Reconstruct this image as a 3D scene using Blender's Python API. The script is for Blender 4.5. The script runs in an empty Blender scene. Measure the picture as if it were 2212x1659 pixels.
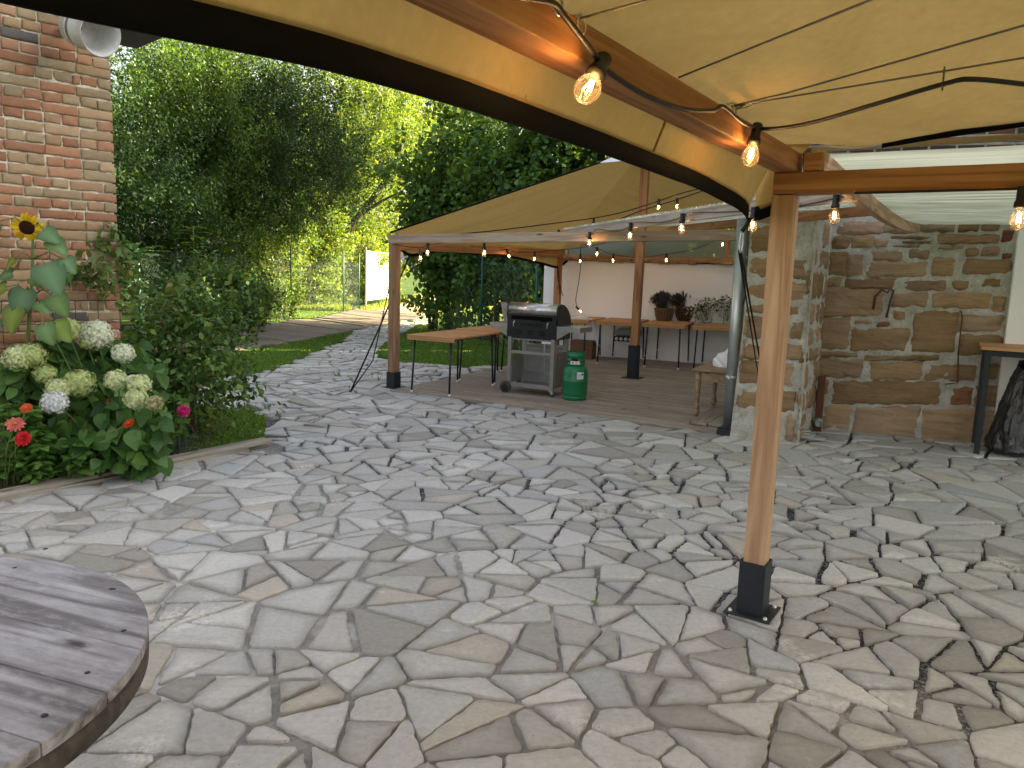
import bpy, bmesh, math, random
import numpy as np
from mathutils import Matrix, Vector
R = random.Random(7)
NR = np.random.default_rng(11)
S = bpy.context.scene
COL = S.collection
PI = math.pi

# ------------------------------------------------------------------ camera model (photo pixels at 2212 wide -> world)
F, CX, CY, HC = 1661.0, 1106.0, 829.5, 1.62
PITCH, ROLL = math.atan(245 / 1661.0), math.radians(1.8)
cp, sp, cr, sr = math.cos(PITCH), math.sin(PITCH), math.cos(ROLL), math.sin(ROLL)

def ray(x, y):
    u, v = x - CX, CY - y
    a, b = u * cr - v * sr, u * sr + v * cr
    return (a, F * cp + b * sp, -F * sp + b * cp)

def gp(x, y, z=0.0):
    d = ray(x, y); t = (z - HC) / d[2]
    return Vector((d[0] * t, d[1] * t, z))

def at(x, y, Y):
    d = ray(x, y); t = Y / d[1]
    return Vector((d[0] * t, Y, HC + d[2] * t))

def on_plane(x, y, p, n):
    d = Vector(ray(x, y)); o = Vector((0, 0, HC)); p = Vector(p); n = Vector(n)
    t = (p - o).dot(n) / d.dot(n)
    return o + d * t

def az(deg):
    a = math.radians(deg); return Vector((math.sin(a), math.cos(a), 0))

# ------------------------------------------------------------------ object helpers
def tag(o, label=None, cat=None, group=None, kind=None):
    if label: o['label'] = label
    if cat: o['category'] = cat
    if group: o['group'] = group
    if kind: o['kind'] = kind
    return o

def empty(name, loc, label=None, cat=None, group=None):
    o = bpy.data.objects.new(name, None); COL.objects.link(o)
    o.location = loc; o.empty_display_size = .1
    return tag(o, label, cat, group)

def wloc(o):
    v = Vector((0, 0, 0))
    while o is not None:
        v = v + Vector(o.location); o = o.parent
    return v

def link(name, me, parent=None, mat=None):
    o = bpy.data.objects.new(name, me); COL.objects.link(o)
    if mat is not None and not me.materials: me.materials.append(mat)
    if parent is not None:
        o.parent = parent
        o.location = -wloc(parent)
    return o

def np_mesh(name, V, Fc, col=None, smooth=False, mats=None):
    """V (n,3); Fc list of arrays (m,k) of equal-size faces; col (n,3)"""
    me = bpy.data.meshes.new(name)
    if not isinstance(Fc, list): Fc = [Fc]
    Fc = [np.asarray(f, dtype=np.int32) for f in Fc if len(f)]
    nl = sum(f.size for f in Fc); nf = sum(len(f) for f in Fc)
    me.vertices.add(len(V)); me.vertices.foreach_set('co', np.asarray(V, dtype=np.float32).ravel())
    me.loops.add(nl); me.loops.foreach_set('vertex_index', np.concatenate([f.ravel() for f in Fc]))
    st, c = [], 0
    for f in Fc:
        k = f.shape[1]; st.append(np.arange(len(f), dtype=np.int32) * k + c); c += f.size
    me.polygons.add(nf); me.polygons.foreach_set('loop_start', np.concatenate(st))
    if smooth: me.polygons.foreach_set('use_smooth', np.ones(nf, dtype=bool))
    if col is not None:
        a = me.color_attributes.new('col', 'FLOAT_COLOR', 'POINT')
        c4 = np.ones((len(V), 4), dtype=np.float32); c4[:, :col.shape[1]] = col
        a.data.foreach_set('color', c4.ravel())
    me.update(calc_edges=True)
    return me

class MB:
    def __init__(s): s.v = []; s.f = []; s.c = []; s.s = []
    def add(s, vs, fs, col=(1, 1, 1), smooth=False):
        n = len(s.v); s.v += [tuple(v) for v in vs]; s.c += [tuple(col)] * len(vs)
        for f in fs: s.f.append([i + n for i in f]); s.s.append(smooth)
    def box(s, c, size, M=None, col=(1, 1, 1)):
        c = Vector(c); hx, hy, hz = size[0] / 2, size[1] / 2, size[2] / 2
        vs = [Vector((x, y, z)) for x in (-hx, hx) for y in (-hy, hy) for z in (-hz, hz)]
        if M is not None: vs = [M @ v for v in vs]
        s.add([c + v for v in vs], [(0, 1, 3, 2), (4, 6, 7, 5), (0, 4, 5, 1), (2, 3, 7, 6), (0, 2, 6, 4), (1, 5, 7, 3)], col)
    def tube(s, pts, r, n=8, col=(1, 1, 1), cap=True, flat=None):
        pts = [Vector(p) for p in pts]; m = len(pts)
        rs = r if isinstance(r, (list, tuple)) else [r] * m
        vs, fs = [], []; up = None
        for i, p in enumerate(pts):
            t = (pts[min(i + 1, m - 1)] - pts[max(i - 1, 0)]).normalized()
            if up is None:
                up = Vector((0, 0, 1)) if abs(t.z) < .9 else Vector((1, 0, 0))
            a = t.cross(up)
            if a.length < 1e-4: a = t.orthogonal()
            a.normalize(); b = a.cross(t).normalized(); up = b
            for k in range(n):
                an = 2 * PI * k / n
                vs.append(p + (a * math.cos(an) + b * math.sin(an) * (flat or 1)) * rs[i])
        for i in range(m - 1):
            for k in range(n):
                fs.append((i * n + k, i * n + (k + 1) % n, (i + 1) * n + (k + 1) % n, (i + 1) * n + k))
        if cap:
            fs.append(tuple(range(n - 1, -1, -1))); fs.append(tuple((m - 1) * n + k for k in range(n)))
        s.add(vs, fs, col, True)
    def lathe(s, prof, c=(0, 0, 0), n=20, M=None, col=(1, 1, 1), a0=0, a1=2 * PI):
        c = Vector(c); vs, fs = [], []; full = abs(a1 - a0 - 2 * PI) < 1e-6; k = n if full else n + 1
        for (r, z) in prof:
            for i in range(k):
                a = a0 + (a1 - a0) * i / n
                v = Vector((r * math.cos(a), r * math.sin(a), z))
                vs.append(c + (M @ v if M is not None else v))
        for j in range(len(prof) - 1):
            for i in range(n):
                i2 = (i + 1) % k
                fs.append((j * k + i, j * k + i2, (j + 1) * k + i2, (j + 1) * k + i))
        s.add(vs, fs, col, True)
    def prism(s, poly, p0, ax, ay, an, depth, col=(1, 1, 1)):
        p0 = Vector(p0); n = len(poly)
        a = [p0 + ax * x + ay * y for x, y in poly]; b = [p + an * depth for p in a]
        s.add(a + b, [tuple(range(n - 1, -1, -1)), tuple(range(n, 2 * n))] + [(i, (i + 1) % n, (i + 1) % n + n, i + n) for i in range(n)], col)
    def build(s, name, mat, parent=None, bevel=0, col=False, seg=2, autos=True):
        me = bpy.data.meshes.new(name); me.from_pydata([tuple(v) for v in s.v], [], s.f)
        me.polygons.foreach_set('use_smooth', s.s)
        if col:
            a = me.color_attributes.new('col', 'FLOAT_COLOR', 'POINT')
            a.data.foreach_set('color', np.c_[np.array(s.c, dtype=np.float32), np.ones(len(s.c), dtype=np.float32)].ravel())
        bm = bmesh.new(); bm.from_mesh(me); bmesh.ops.recalc_face_normals(bm, faces=bm.faces); bm.to_mesh(me); bm.free()
        o = link(name, me, parent, mat)
        if bevel:
            m = o.modifiers.new('bevel', 'BEVEL'); m.width = bevel; m.segments = seg; m.limit_method = 'ANGLE'; m.angle_limit = .6
        return o

def beam(name, p0, p1, w, h, mat, parent=None, up=(0, 0, 1), bevel=.005, roll=0, cuts=0, jig=0):
    """a timber with its grain along local X"""
    p0, p1 = Vector(p0), Vector(p1); L = (p1 - p0).length
    x = (p1 - p0).normalized(); z = Vector(up); y = z.cross(x).normalized(); z = x.cross(y)
    m = MB(); m.box((0, 0, 0), (L, w, h)); o = m.build(name, mat, None, bevel)
    M = Matrix((x, y, z)).transposed().to_4x4(); M.translation = (p0 + p1) / 2
    if parent is not None:
        o.parent = parent; M.translation -= wloc(parent)
    o.matrix_basis = M
    return o

def inst(tv, tf, pos, Rm, sc, cols=None, cvar=None):
    """replicate template (k,3),(m,f) at n places -> V, F, C"""
    tv = np.asarray(tv, float); n, k = len(pos), len(tv)
    sc = np.asarray(sc, float)
    if sc.ndim == 1: sc = np.repeat(sc[:, None], 3, 1)
    V = np.einsum('nij,nkj->nki', Rm, tv[None] * sc[:, None, :]) + pos[:, None, :]
    tf = np.asarray(tf)
    Fc = (tf[None] + (np.arange(n) * k)[:, None, None]).reshape(-1, tf.shape[1])
    C = None if cols is None else np.repeat(cols, k, 0)
    return V.reshape(-1, 3), Fc, C

def nrm(a): return a / np.maximum(np.linalg.norm(a, axis=-1, keepdims=True), 1e-9)

def frames(D, N):
    D = nrm(D); N = N - (N * D).sum(1, keepdims=True) * D; N = nrm(N)
    Y = np.cross(N, D)
    return np.stack([D, Y, N], axis=2)

def leaf_tpl(w, fold=.25, curl=.2):
    """stations of half width -> midrib, left and right edge rows, quads"""
    n = len(w); v = []
    for i, h in enumerate(w):
        t = i / (n - 1); z = -curl * t * t
        v += [(t, h, z + h * fold), (t, 0, z), (t, -h, z + h * fold)]
    f = []
    for i in range(n - 1):
        a = i * 3
        f += [(a, a + 3, a + 4, a + 1), (a + 1, a + 4, a + 5, a + 2)]
    return np.array(v, float), np.array(f)

DIAMOND = (np.array([(0, 0, 0), (.5, .30, .05), (1, 0, -.08), (.5, -.30, .05)], float), np.array([(0, 1, 2, 3)]))
OVATE = leaf_tpl([.02, .26, .30, .20, .0], .3, .25)
BROAD = leaf_tpl([.10, .40, .44, .30, .0], .22, .30)
HEARTV = np.array([(0, 0, 0), (-.16, .22, .02), (-.10, .42, .02), (.15, .52, .0), (.45, .40, -.06), (.75, .20, -.2), (1, 0, -.38),
                   (.75, -.20, -.2), (.45, -.40, -.06), (.15, -.52, 0), (-.10, -.42, .02), (-.16, -.22, .02), (.2, 0, -.05), (.5, 0, -.12), (.75, 0, -.26)], float)
HEARTF = [(0, 12, 2, 1), (12, 3, 2, 2), (12, 13, 4, 3), (13, 14, 5, 4), (14, 6, 5, 5), (0, 11, 10, 12), (12, 10, 9, 9), (12, 9, 8, 13), (13, 8, 7, 14), (14, 7, 6, 6)]
def heart_mb(m, pos, D, N, size, col):
    Rm = frames(np.array([D], float), np.array([N], float))[0]
    V = (Rm @ (HEARTV * size).T).T + np.array(pos)
    fs = [tuple(dict.fromkeys(f)) for f in HEARTF]
    m.add(V, fs, col, True)
    n = len(m.c)
    for q in (0, 12, 13, 14): m.c[n - 15 + q] = tuple(min(1, x * 1.9) for x in col)

def inside(poly, x, y):
    c = False; n = len(poly); j = n - 1
    for i in range(n):
        xi, yi = poly[i]; xj, yj = poly[j]
        if (yi > y) != (yj > y) and x < (xj - xi) * (y - yi) / (yj - yi) + xi: c = not c
        j = i
    return c

def clip(poly, px, py, nx, ny):
    """keep the side where (p - P).n <= 0"""
    out = []; n = len(poly)
    for i in range(n):
        a, b = poly[i], poly[(i + 1) % n]
        da = (a[0] - px) * nx + (a[1] - py) * ny; db = (b[0] - px) * nx + (b[1] - py) * ny
        if da <= 0: out.append(a)
        if (da < 0 < db) or (db < 0 < da):
            t = da / (da - db); out.append((a[0] + (b[0] - a[0]) * t, a[1] + (b[1] - a[1]) * t))
    return out

def parea(p): return .5 * sum(p[i][0] * p[(i + 1) % len(p)][1] - p[(i + 1) % len(p)][0] * p[i][1] for i in range(len(p)))
def pcent(p): return (sum(q[0] for q in p) / len(p), sum(q[1] for q in p) / len(p))

def inset(p, d):
    if parea(p) < 0: p = p[::-1]
    q = list(p); n = len(p)
    for i in range(n):
        a, b = p[i], p[(i + 1) % n]; ex, ey = b[0] - a[0], b[1] - a[1]; L = math.hypot(ex, ey)
        if L < 1e-6: continue
        nx, ny = ey / L, -ex / L
        q = clip(q, a[0] - nx * d, a[1] - ny * d, nx, ny)
        if len(q) < 3: return None
    return q

def ragged(p, step, amp, rng, corner=.25):
    """cut the corners a little and roughen the edges"""
    q = []; n = len(p)
    for i in range(n):
        a, b, c = p[i - 1], p[i], p[(i + 1) % n]
        la, lc = math.hypot(a[0] - b[0], a[1] - b[1]), math.hypot(c[0] - b[0], c[1] - b[1])
        k = min(.024, la * corner, lc * corner) * rng.uniform(.3, 1)
        q.append((b[0] + (a[0] - b[0]) * k / max(la, 1e-6), b[1] + (a[1] - b[1]) * k / max(la, 1e-6)))
        q.append((b[0] + (c[0] - b[0]) * k / max(lc, 1e-6), b[1] + (c[1] - b[1]) * k / max(lc, 1e-6)))
    out = []; n = len(q)
    for i in range(n):
        a, b = q[i], q[(i + 1) % n]; L = math.hypot(b[0] - a[0], b[1] - a[1]); m = max(1, int(L / step))
        for j in range(m):
            t = j / m; w = amp * (1 if j else .3)
            out.append((a[0] + (b[0] - a[0]) * t + rng.uniform(-w, w), a[1] + (b[1] - a[1]) * t + rng.uniform(-w, w)))
    return out

# ------------------------------------------------------------------ materials
class Mat:
    def __init__(s, name, rough=.7, spec=.3, metal=0):
        s.m = bpy.data.materials.new(name); s.m.use_nodes = True; s.t = s.m.node_tree; s.N = s.t.nodes
        s.b = s.N['Principled BSDF']; s.out = s.N['Material Output']
        s.b.inputs['Roughness'].default_value = rough; s.b.inputs['Specular IOR Level'].default_value = spec; s.b.inputs['Metallic'].default_value = metal
        s.co = s.N.new('ShaderNodeTexCoord')
    def n(s, typ, ins=None, **kw):
        nd = s.N.new('ShaderNode' + typ)
        for k, v in kw.items(): setattr(nd, k, v)
        for k, v in (ins or {}).items():
            if isinstance(v, bpy.types.NodeSocket): s.t.links.new(v, nd.inputs[k])
            else: nd.inputs[k].default_value = v
        return nd
    def l(s, a, b): s.t.links.new(a, b)
    def map(s, scale=(1, 1, 1), src='Object', rot=(0, 0, 0)):
        return s.n('Mapping', {'Vector': s.co.outputs[src], 'Scale': scale, 'Rotation': rot}).outputs[0]
    def noise(s, scale, vec=None, detail=6, rough=.6, dist=0):
        d = {'Scale': scale, 'Detail': detail, 'Roughness': rough, 'Distortion': dist, 'Vector': vec if vec is not None else s.co.outputs['Object']}
        return s.n('TexNoise', d).outputs['Fac']
    def ramp(s, fac, stops, interp='LINEAR'):
        nd = s.n('ValToRGB', {'Fac': fac}); r = nd.color_ramp; r.interpolation = interp
        while len(r.elements) < len(stops): r.elements.new(.5)
        for e, (p, c) in zip(r.elements, stops):
            e.position = p; e.color = (c[0], c[1], c[2], 1) if not isinstance(c, (int, float)) else (c, c, c, 1)
        return nd.outputs['Color']
    def mix(s, fac, a, b, mode='MIX'):
        nd = s.n('Mix', data_type='RGBA', blend_type=mode)
        for sock, v in ((nd.inputs[0], fac), (nd.inputs[6], a), (nd.inputs[7], b)):
            if isinstance(v, bpy.types.NodeSocket): s.l(v, sock)
            elif isinstance(v, (int, float)): sock.default_value = v
            else: sock.default_value = (v[0], v[1], v[2], 1)
        return nd.outputs[2]
    def math(s, op, a, b=0.0):
        nd = s.n('Math', operation=op)
        for i, v in enumerate((a, b)):
            if isinstance(v, bpy.types.NodeSocket): s.l(v, nd.inputs[i])
            else: nd.inputs[i].default_value = v
        return nd.outputs[0]
    def col(s, c):
        if isinstance(c, bpy.types.NodeSocket): s.l(c, s.b.inputs['Base Color'])
        else: s.b.inputs['Base Color'].default_value = (c[0], c[1], c[2], 1)
        return s
    def bump(s, h, strength=.4, dist=.01, prev=None):
        d = {'Height': h, 'Strength': strength, 'Distance': dist}
        if prev is not None: d['Normal'] = prev
        nd = s.n('Bump', d); s.l(nd.outputs[0], s.b.inputs['Normal']); return nd.outputs[0]
    def attr(s): return s.n('Attribute', attribute_name='col').outputs['Color']
    def rnd(s): return s.n('ObjectInfo').outputs['Random']

def plain(name, c, rough=.6, spec=.3, metal=0, var=.12, scale=14, bump=0):
    m = Mat(name, rough, spec, metal)
    f = m.noise(scale)
    m.col(m.mix(f, [x * (1 - var) for x in c], [min(1, x * (1 + var)) for x in c]))
    if bump: m.bump(m.noise(scale * 6), bump, .004)
    return m.m

def wood(name, light, dark, stain=None, rough=.6, gs=1.0, spec=.3):
    m = Mat(name, rough, spec)
    r = m.rnd(); off = m.n('CombineXYZ', {'X': m.math('MULTIPLY', r, 37.), 'Y': m.math('MULTIPLY', r, 11.), 'Z': m.math('MULTIPLY', r, 23.)}).outputs[0]
    v = m.n('VectorMath', {0: m.map((.55 * gs, 9 * gs, 9 * gs)), 1: off}, operation='ADD').outputs[0]
    big = m.noise(1.1, v, 3, .5, .6)
    ring = m.n('Math', {0: m.math('MULTIPLY', big, 26.)}, operation='SINE').outputs[0]
    ring = m.math('ADD', m.math('MULTIPLY', ring, .5), .5)
    v2 = m.n('VectorMath', {0: m.map((2.5 * gs, 90 * gs, 90 * gs)), 1: off}, operation='ADD').outputs[0]
    fine = m.noise(1.0, v2, 4, .6)
    f = m.math('ADD', m.math('MULTIPLY', ring, .55), m.math('MULTIPLY', fine, .5))
    c = m.ramp(f, [(.15, light), (.5, [a * .62 + b * .38 for a, b in zip(light, dark)]), (.9, dark)])
    kv = m.n('VectorMath', {0: m.map((2.2, 7, 7)), 1: off}, operation='ADD').outputs[0]
    kn = m.n('TexVoronoi', {'Vector': kv, 'Scale': 1.0}).outputs['Distance']
    c = m.mix(m.ramp(kn, [(.05, 1), (.14, 0)]), c, [x * .35 for x in dark])
    c = m.mix(m.ramp(m.noise(1.3, m.n('VectorMath', {0: m.map((1, 2, 2) if not name.startswith('spool') else (2.2, 6, 6)), 1: off}, operation='ADD').outputs[0], 8, .7), [(.35, 0), (.70, .75 if name.startswith('spool') else .5)]), c, stain or [x * .62 for x in light])
    if name.startswith('spool'): c = m.mix(m.ramp(m.noise(30, m.map((.4, 1, 1)), 8, .75), [(.5, 0), (.68, .5)]), c, (.5, .49, .52))
    m.col(c); m.bump(f, .25 if not name.startswith('spool') else .6, .003)
    return m.m

def leafmat(name, tint=(1, 1, 1), trans=.4, rough=.45, spec=.35, dk=(1.3, 1.3, 1.2), tk=(2.7, 2.1, .6)):
    m = Mat(name, rough, spec)
    c = m.attr() if tint == (1, 1, 1) else m.mix(1.0, m.attr(), tint, 'MULTIPLY')
    m.col(m.mix(1.0, c, dk, 'MULTIPLY'))
    tr = m.n('BsdfTranslucent', {'Color': m.mix(1.0, c, tk, 'MULTIPLY')})
    mx = m.n('MixShader', {0: trans}); m.l(m.b.outputs[0], mx.inputs[1]); m.l(tr.outputs[0], mx.inputs[2]); m.l(mx.outputs[0], m.out.inputs[0])
    return m.m

M = {}
M['larch'] = wood('larch_wood', (.43, .215, .09), (.20, .08, .028), (.33, .16, .065))
M['larch_pale'] = wood('larch_pale', (.56, .375, .24), (.27, .15, .078), (.40, .26, .16))
M['larch_grey'] = wood('greyed_larch', (.47, .36, .27), (.25, .17, .115), (.33, .26, .2))
M['larch_brown'] = wood('brown_larch', (.38, .225, .13), (.20, .10, .05), (.26, .15, .09))
M['rail_grey'] = wood('weathered_rail', (.42, .36, .30), (.22, .17, .13), (.30, .27, .25))
M['slat'] = wood('table_slat_wood', (.56, .30, .13), (.36, .17, .06), (.45, .26, .12))
M['old_wood'] = wood('old_table_wood', (.36, .25, .15), (.19, .12, .065), (.28, .2, .14))
M['deck'] = wood('deck_boards', (.38, .325, .26), (.19, .155, .12), (.23, .19, .15), .75, .8)
M['spool'] = wood('spool_boards', (.50, .49, .525), (.115, .105, .11), (.085, .075, .075), .6, .8)
M['spool_side'] = wood('drum_side', (.11, .095, .085), (.045, .038, .034), (.05, .042, .038), .75)
M['edging'] = wood('edging_timber', (.36, .325, .265), (.16, .135, .105), (.24, .215, .175), .85, .8)
M['sleeper'] = wood('sleeper_wood', (.25, .20, .165), (.12, .09, .07), (.17, .15, .12), .85, .8)
M['black_metal'] = plain('black_painted_steel', (.014, .017, .022), .45, .4, 0, .3, 8)
M['webbing'] = plain('black_webbing', (.0035, .0033, .003), .85, .15, 0, .3, 60, .2)
M['cable'] = plain('black_cable', (.011, .010, .009), .5, .4)
M['rope'] = plain('dark_rope', (.016, .016, .018), .85, .2, 0, .4, 90, .4)
M['wire'] = plain('steel_wire', (.20, .19, .165), .55, .4, .5)
M['galv'] = plain('galvanised_steel', (.42, .46, .46), .38, .5, .85, .18, 9)
M['steel'] = plain('stainless_steel', (.40, .39, .37), .33, .5, .85, .2, 12)
M['steel_dirty'] = plain('dull_steel', (.30, .29, .275), .5, .4, .6, .35, 6)
M['hood'] = plain('brushed_hood', (.52, .51, .50), .26, .5, .9, .08, 4)
M['bbq_black'] = plain('black_enamel', (.010, .011, .013), .32, .5, 0, .4, 10)
M['slot'] = plain('vent_dark', (.002, .002, .002), .9, .1)
M['rubber'] = plain('grey_rubber', (.07, .07, .072), .8, .2, 0, .3)
M['gas_green'] = plain('green_gas_paint', (.010, .165, .058), .36, .5, 0, .18, 7, .05)
M['label'] = plain('paper_label', (.72, .72, .74), .6, .2, 0, .05, 40)
M['label_red'] = plain('hazard_red', (.22, .015, .03), .6)
M['label_ink'] = plain('label_ink', (.18, .18, .20), .7)
M['zinc'] = plain('zinc_bolt', (.62, .64, .66), .35, .5, .8)
M['white_plaster'] = None
M['orange_hose'] = plain('orange_hose', (.55, .12, .02), .5)
M['fence_green'] = plain('green_fence_post', (.012, .085, .062), .5, .4)
M['mesh_wire'] = plain('chain_link_wire', (.05, .07, .06), .5, .4, .3)
M['bark'] = plain('bark', (.062, .046, .032), .9, .1, 0, .45, 9, .6)
M['twig'] = plain('green_stem', (.12, .17, .05), .6, .2, 0, .3)
M['woody'] = plain('woody_stem', (.14, .10, .065), .85, .1, 0, .3)
M['wicker'] = plain('wicker', (.19, .125, .07), .6, .3, 0, .4, 60, .5)
M['wicker_dark'] = plain('dark_wicker', (.13, .07, .03), .55, .3, 0, .4, 60, .5)
M['lav'] = leafmat('lavender', (1, 1, 1), .15, .8, .1, (1, 1, 1), (1, 1, 1))
M['cloth'] = plain('white_cloth', (.80, .80, .83), .85, .1, 0, .03)
M['rust'] = plain('rusty_iron', (.13, .055, .035), .8, .2, .2, .45, 30, .5)
M['tile'] = plain('old_roof_tile', (.24, .165, .11), .9, .1, 0, .5, 7, .5)
M['slate'] = plain('slate_piece', (.36, .36, .34), .8, .2, 0, .2, 12, .4)
M['box'] = plain('brown_board', (.16, .075, .04), .6, .3, 0, .2, 5)
M['cream'] = plain('white_plastic', (.75, .74, .70), .45, .4, 0, .04)
M['hob'] = plain('grey_lid', (.25, .28, .28), .35, .4, .4, .15)
M['horn'] = None
M['leaf'] = leafmat('tree_leaf', (1, 1, 1), .42, .5, .3)
M['leaf_shaded'] = leafmat('shaded_tree_leaf', (1, 1, 1), .26, .5, .25)  # shaded copy of the tree leaf, letting less light through
M['leaf_gloss'] = leafmat('shrub_leaf', (1.25, 1.25, 1.15), .28, .42, .3)
M['petal'] = leafmat('petal', (1, 1, 1), .3, .6, .2, (1, 1, 1), (1, 1, 1))
M['grass'] = leafmat('grass_blade', (1, 1, 1), .35, .55, .25)

def make_mats():
    # canvas: woven cloth that lets skylight through
    m = Mat('canvas_cloth', .9, .1)
    n1 = m.noise(1.2, None, 5, .6); n2 = m.noise(26, None, 5, .7)
    c = m.mix(n1, (.445, .290, .088), (.535, .365, .125))
    c = m.mix(m.ramp(n2, [(.3, .0), (.75, .5)]), c, (.34, .22, .07))
    n3 = m.noise(1.0, m.n('Mapping', {'Vector': m.n('Mapping', {'Vector': m.co.outputs['Object'], 'Rotation': (0, 0, math.radians(-20))}).outputs[0], 'Scale': (.5, 5, 1)}).outputs[0], 4, .6)
    c = m.mix(m.ramp(n3, [(.45, 0), (.7, .45)]), c, (.34, .22, .07))  # stretched streaks: crease shading and stains put into the cloth colour
    sp_ = m.n('TexVoronoi', {'Scale': 5.0, 'Vector': m.co.outputs['Object']}).outputs['Distance']
    c = m.mix(m.ramp(sp_, [(.015, .7), (.03, 0)]), c, (.2, .16, .08))
    m.col(c)
    tr = m.n('BsdfTranslucent', {'Color': c}); mx = m.n('MixShader', {0: .48})
    m.l(m.b.outputs[0], mx.inputs[1]); m.l(tr.outputs[0], mx.inputs[2]); m.l(mx.outputs[0], m.out.inputs[0])
    m.bump(m.noise(180), .12, .002); M['canvas'] = m.m
    # corrugated translucent sheets, dirt lying along the corrugations
    for key, rot in (('poly', 33), ('poly_far', -13)):
        m = Mat('corrugated_sheet', .3, .5)
        v1 = m.n('Mapping', {'Vector': m.co.outputs['Object'], 'Rotation': (0, 0, math.radians(rot))}).outputs[0]
        v2 = m.n('Mapping', {'Vector': v1, 'Scale': (.18, 13.2, 1)}).outputs[0]
        f = m.math('ADD', m.math('MULTIPLY', m.noise(1.0, v2, 2, .5), .6), m.math('MULTIPLY', m.noise(.9, None, 5, .6), .4))
        c = m.mix(m.ramp(f, [(.38, 0), (.60, 1)]), (.40, .41, .27), (.84, .84, .64)); m.col(c)
        tr = m.n('BsdfTranslucent', {'Color': c}); mx = m.n('MixShader', {0: .7})
        m.l(m.b.outputs[0], mx.inputs[1]); m.l(tr.outputs[0], mx.inputs[2])
        tp = m.n('BsdfTransparent', {'Color': (.85, .87, .75, 1)}); mx2 = m.n('MixShader', {0: .18})
        m.l(mx.outputs[0], mx2.inputs[1]); m.l(tp.outputs[0], mx2.inputs[2]); m.l(mx2.outputs[0], m.out.inputs[0]); M[key] = m.m
    # thin clear glass (shadow rays pass through)
    for nm, tint, refl, key in (('bulb_glass', (1, .95, .88), .0, 'bulb'), ('vase_glass', (.88, .92, .88), .0, 'glass'), ('screen_pane', (.80, .88, .80), .0, 'pane')):
        m = Mat(nm); tp = m.n('BsdfTransparent', {'Color': (*tint, 1)}); gl = m.n('BsdfGlossy', {'Roughness': .03, 'Color': (1, 1, 1, 1)})
        fr = m.n('LayerWeight', {'Blend': .14 if key != 'pane' else .12}).outputs['Fresnel']; mx = m.n('MixShader', {0: fr})
        m.l(tp.outputs[0], mx.inputs[1]); m.l(gl.outputs[0], mx.inputs[2])
        if key == 'pane':
            df = m.n('BsdfDiffuse', {'Color': (.26, .31, .26, 1)}); m3 = m.n('MixShader', {0: .62})
            m.l(mx.outputs[0], m3.inputs[1]); m.l(df.outputs[0], m3.inputs[2]); m.l(m3.outputs[0], m.out.inputs[0])
        elif key == 'bulb':
            df = m.n('BsdfTranslucent', {'Color': (.9, .8, .66, 1)}); m3 = m.n('MixShader', {0: .022})
            m.l(mx.outputs[0], m3.inputs[1]); m.l(df.outputs[0], m3.inputs[2]); m.l(m3.outputs[0], m.out.inputs[0])
        else: m.l(mx.outputs[0], m.out.inputs[0])
        M[key] = m.m
    m = Mat('glowing_filament'); e = m.n('Emission', {'Color': (1, .55, .17, 1), 'Strength': 30.0}); m.l(e.outputs[0], m.out.inputs[0]); M['filament'] = m.m
    # flagstones: per-stone colour in RGB, rim dirt in alpha of a second attribute
    m = Mat('flagstone', .72, .25)
    c = m.attr(); e = m.n('Attribute', attribute_name='rim').outputs['Fac']
    n1 = m.noise(5.5, None, 8, .65); n2 = m.noise(38, None, 6, .7)
    st = m.noise(1.0, m.map((3, 22, 3), 'Object', (0, 0, .5)), 4, .6, .8)
    c = m.mix(m.ramp(n1, [(.25, .0), (.8, .55)]), c, m.mix(1, c, (1.10, 1.08, 1.03), 'MULTIPLY'))
    c = m.mix(m.ramp(n2, [(.35, .38), (.62, 0)]), c, m.mix(1, c, (.6, .57, .52), 'MULTIPLY'))
    c = m.mix(m.ramp(st, [(.55, 0), (.72, .3)]), c, m.mix(1, c, (.70, .64, .54), 'MULTIPLY'))
    dirt = m.math('MULTIPLY', m.math('SUBTRACT', 1.0, e), m.ramp(m.noise(3.1), [(.3, .25), (.68, 1)]))
    c = m.mix(m.math('MULTIPLY', dirt, .8), c, (.215, .203, .182))
    lime = m.ramp(m.noise(1.1, None, 9, .72), [(.57, 0), (.63, .8)])
    c = m.mix(m.math('MULTIPLY', lime, m.ramp(n2, [(.4, 0), (.55, 1)])), c, (.62, .60, .56))
    sp2 = m.n('TexVoronoi', {'Scale': 26.0, 'Vector': m.co.outputs['Object']}).outputs['Distance']
    c = m.mix(m.ramp(sp2, [(.06, .6), (.10, 0)]), c, (.13, .11, .09))
    m.col(c)
    h = m.math('ADD', m.math('MULTIPLY', n1, 1.2), m.math('MULTIPLY', n2, .5)); m.bump(m.math('ADD', h, m.math('MULTIPLY', st, .6)), .55, .010); M['flag'] = m.m
    # joint bed: sandy mortar, with dark gravel where the paving is loose
    m = Mat('joint_bed', .9, .15)
    P = m.co.outputs['Object']; xyz = m.n('SeparateXYZ', {'Vector': P})
    w = m.math('ADD', m.math('MULTIPLY', xyz.outputs[0], .62), m.math('MULTIPLY', xyz.outputs[1], .62))
    w = m.math('ADD', w, m.math('MULTIPLY', m.noise(.9, None, 4), 2.4))
    zone = m.ramp(m.math('MULTIPLY', w, .1), [(.36, 0), (.42, 1)])
    sand = m.ramp(m.noise(30, None, 8, .75), [(.3, (.235, .222, .198)), (.7, (.40, .385, .358))])
    white = m.ramp(m.noise(.85, None, 6, .6), [(.53, 0), (.60, 1)])
    sand = m.mix(white, sand, m.ramp(m.noise(24), [(.3, (.55, .53, .50)), (.7, (.72, .71, .69))]))
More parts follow.
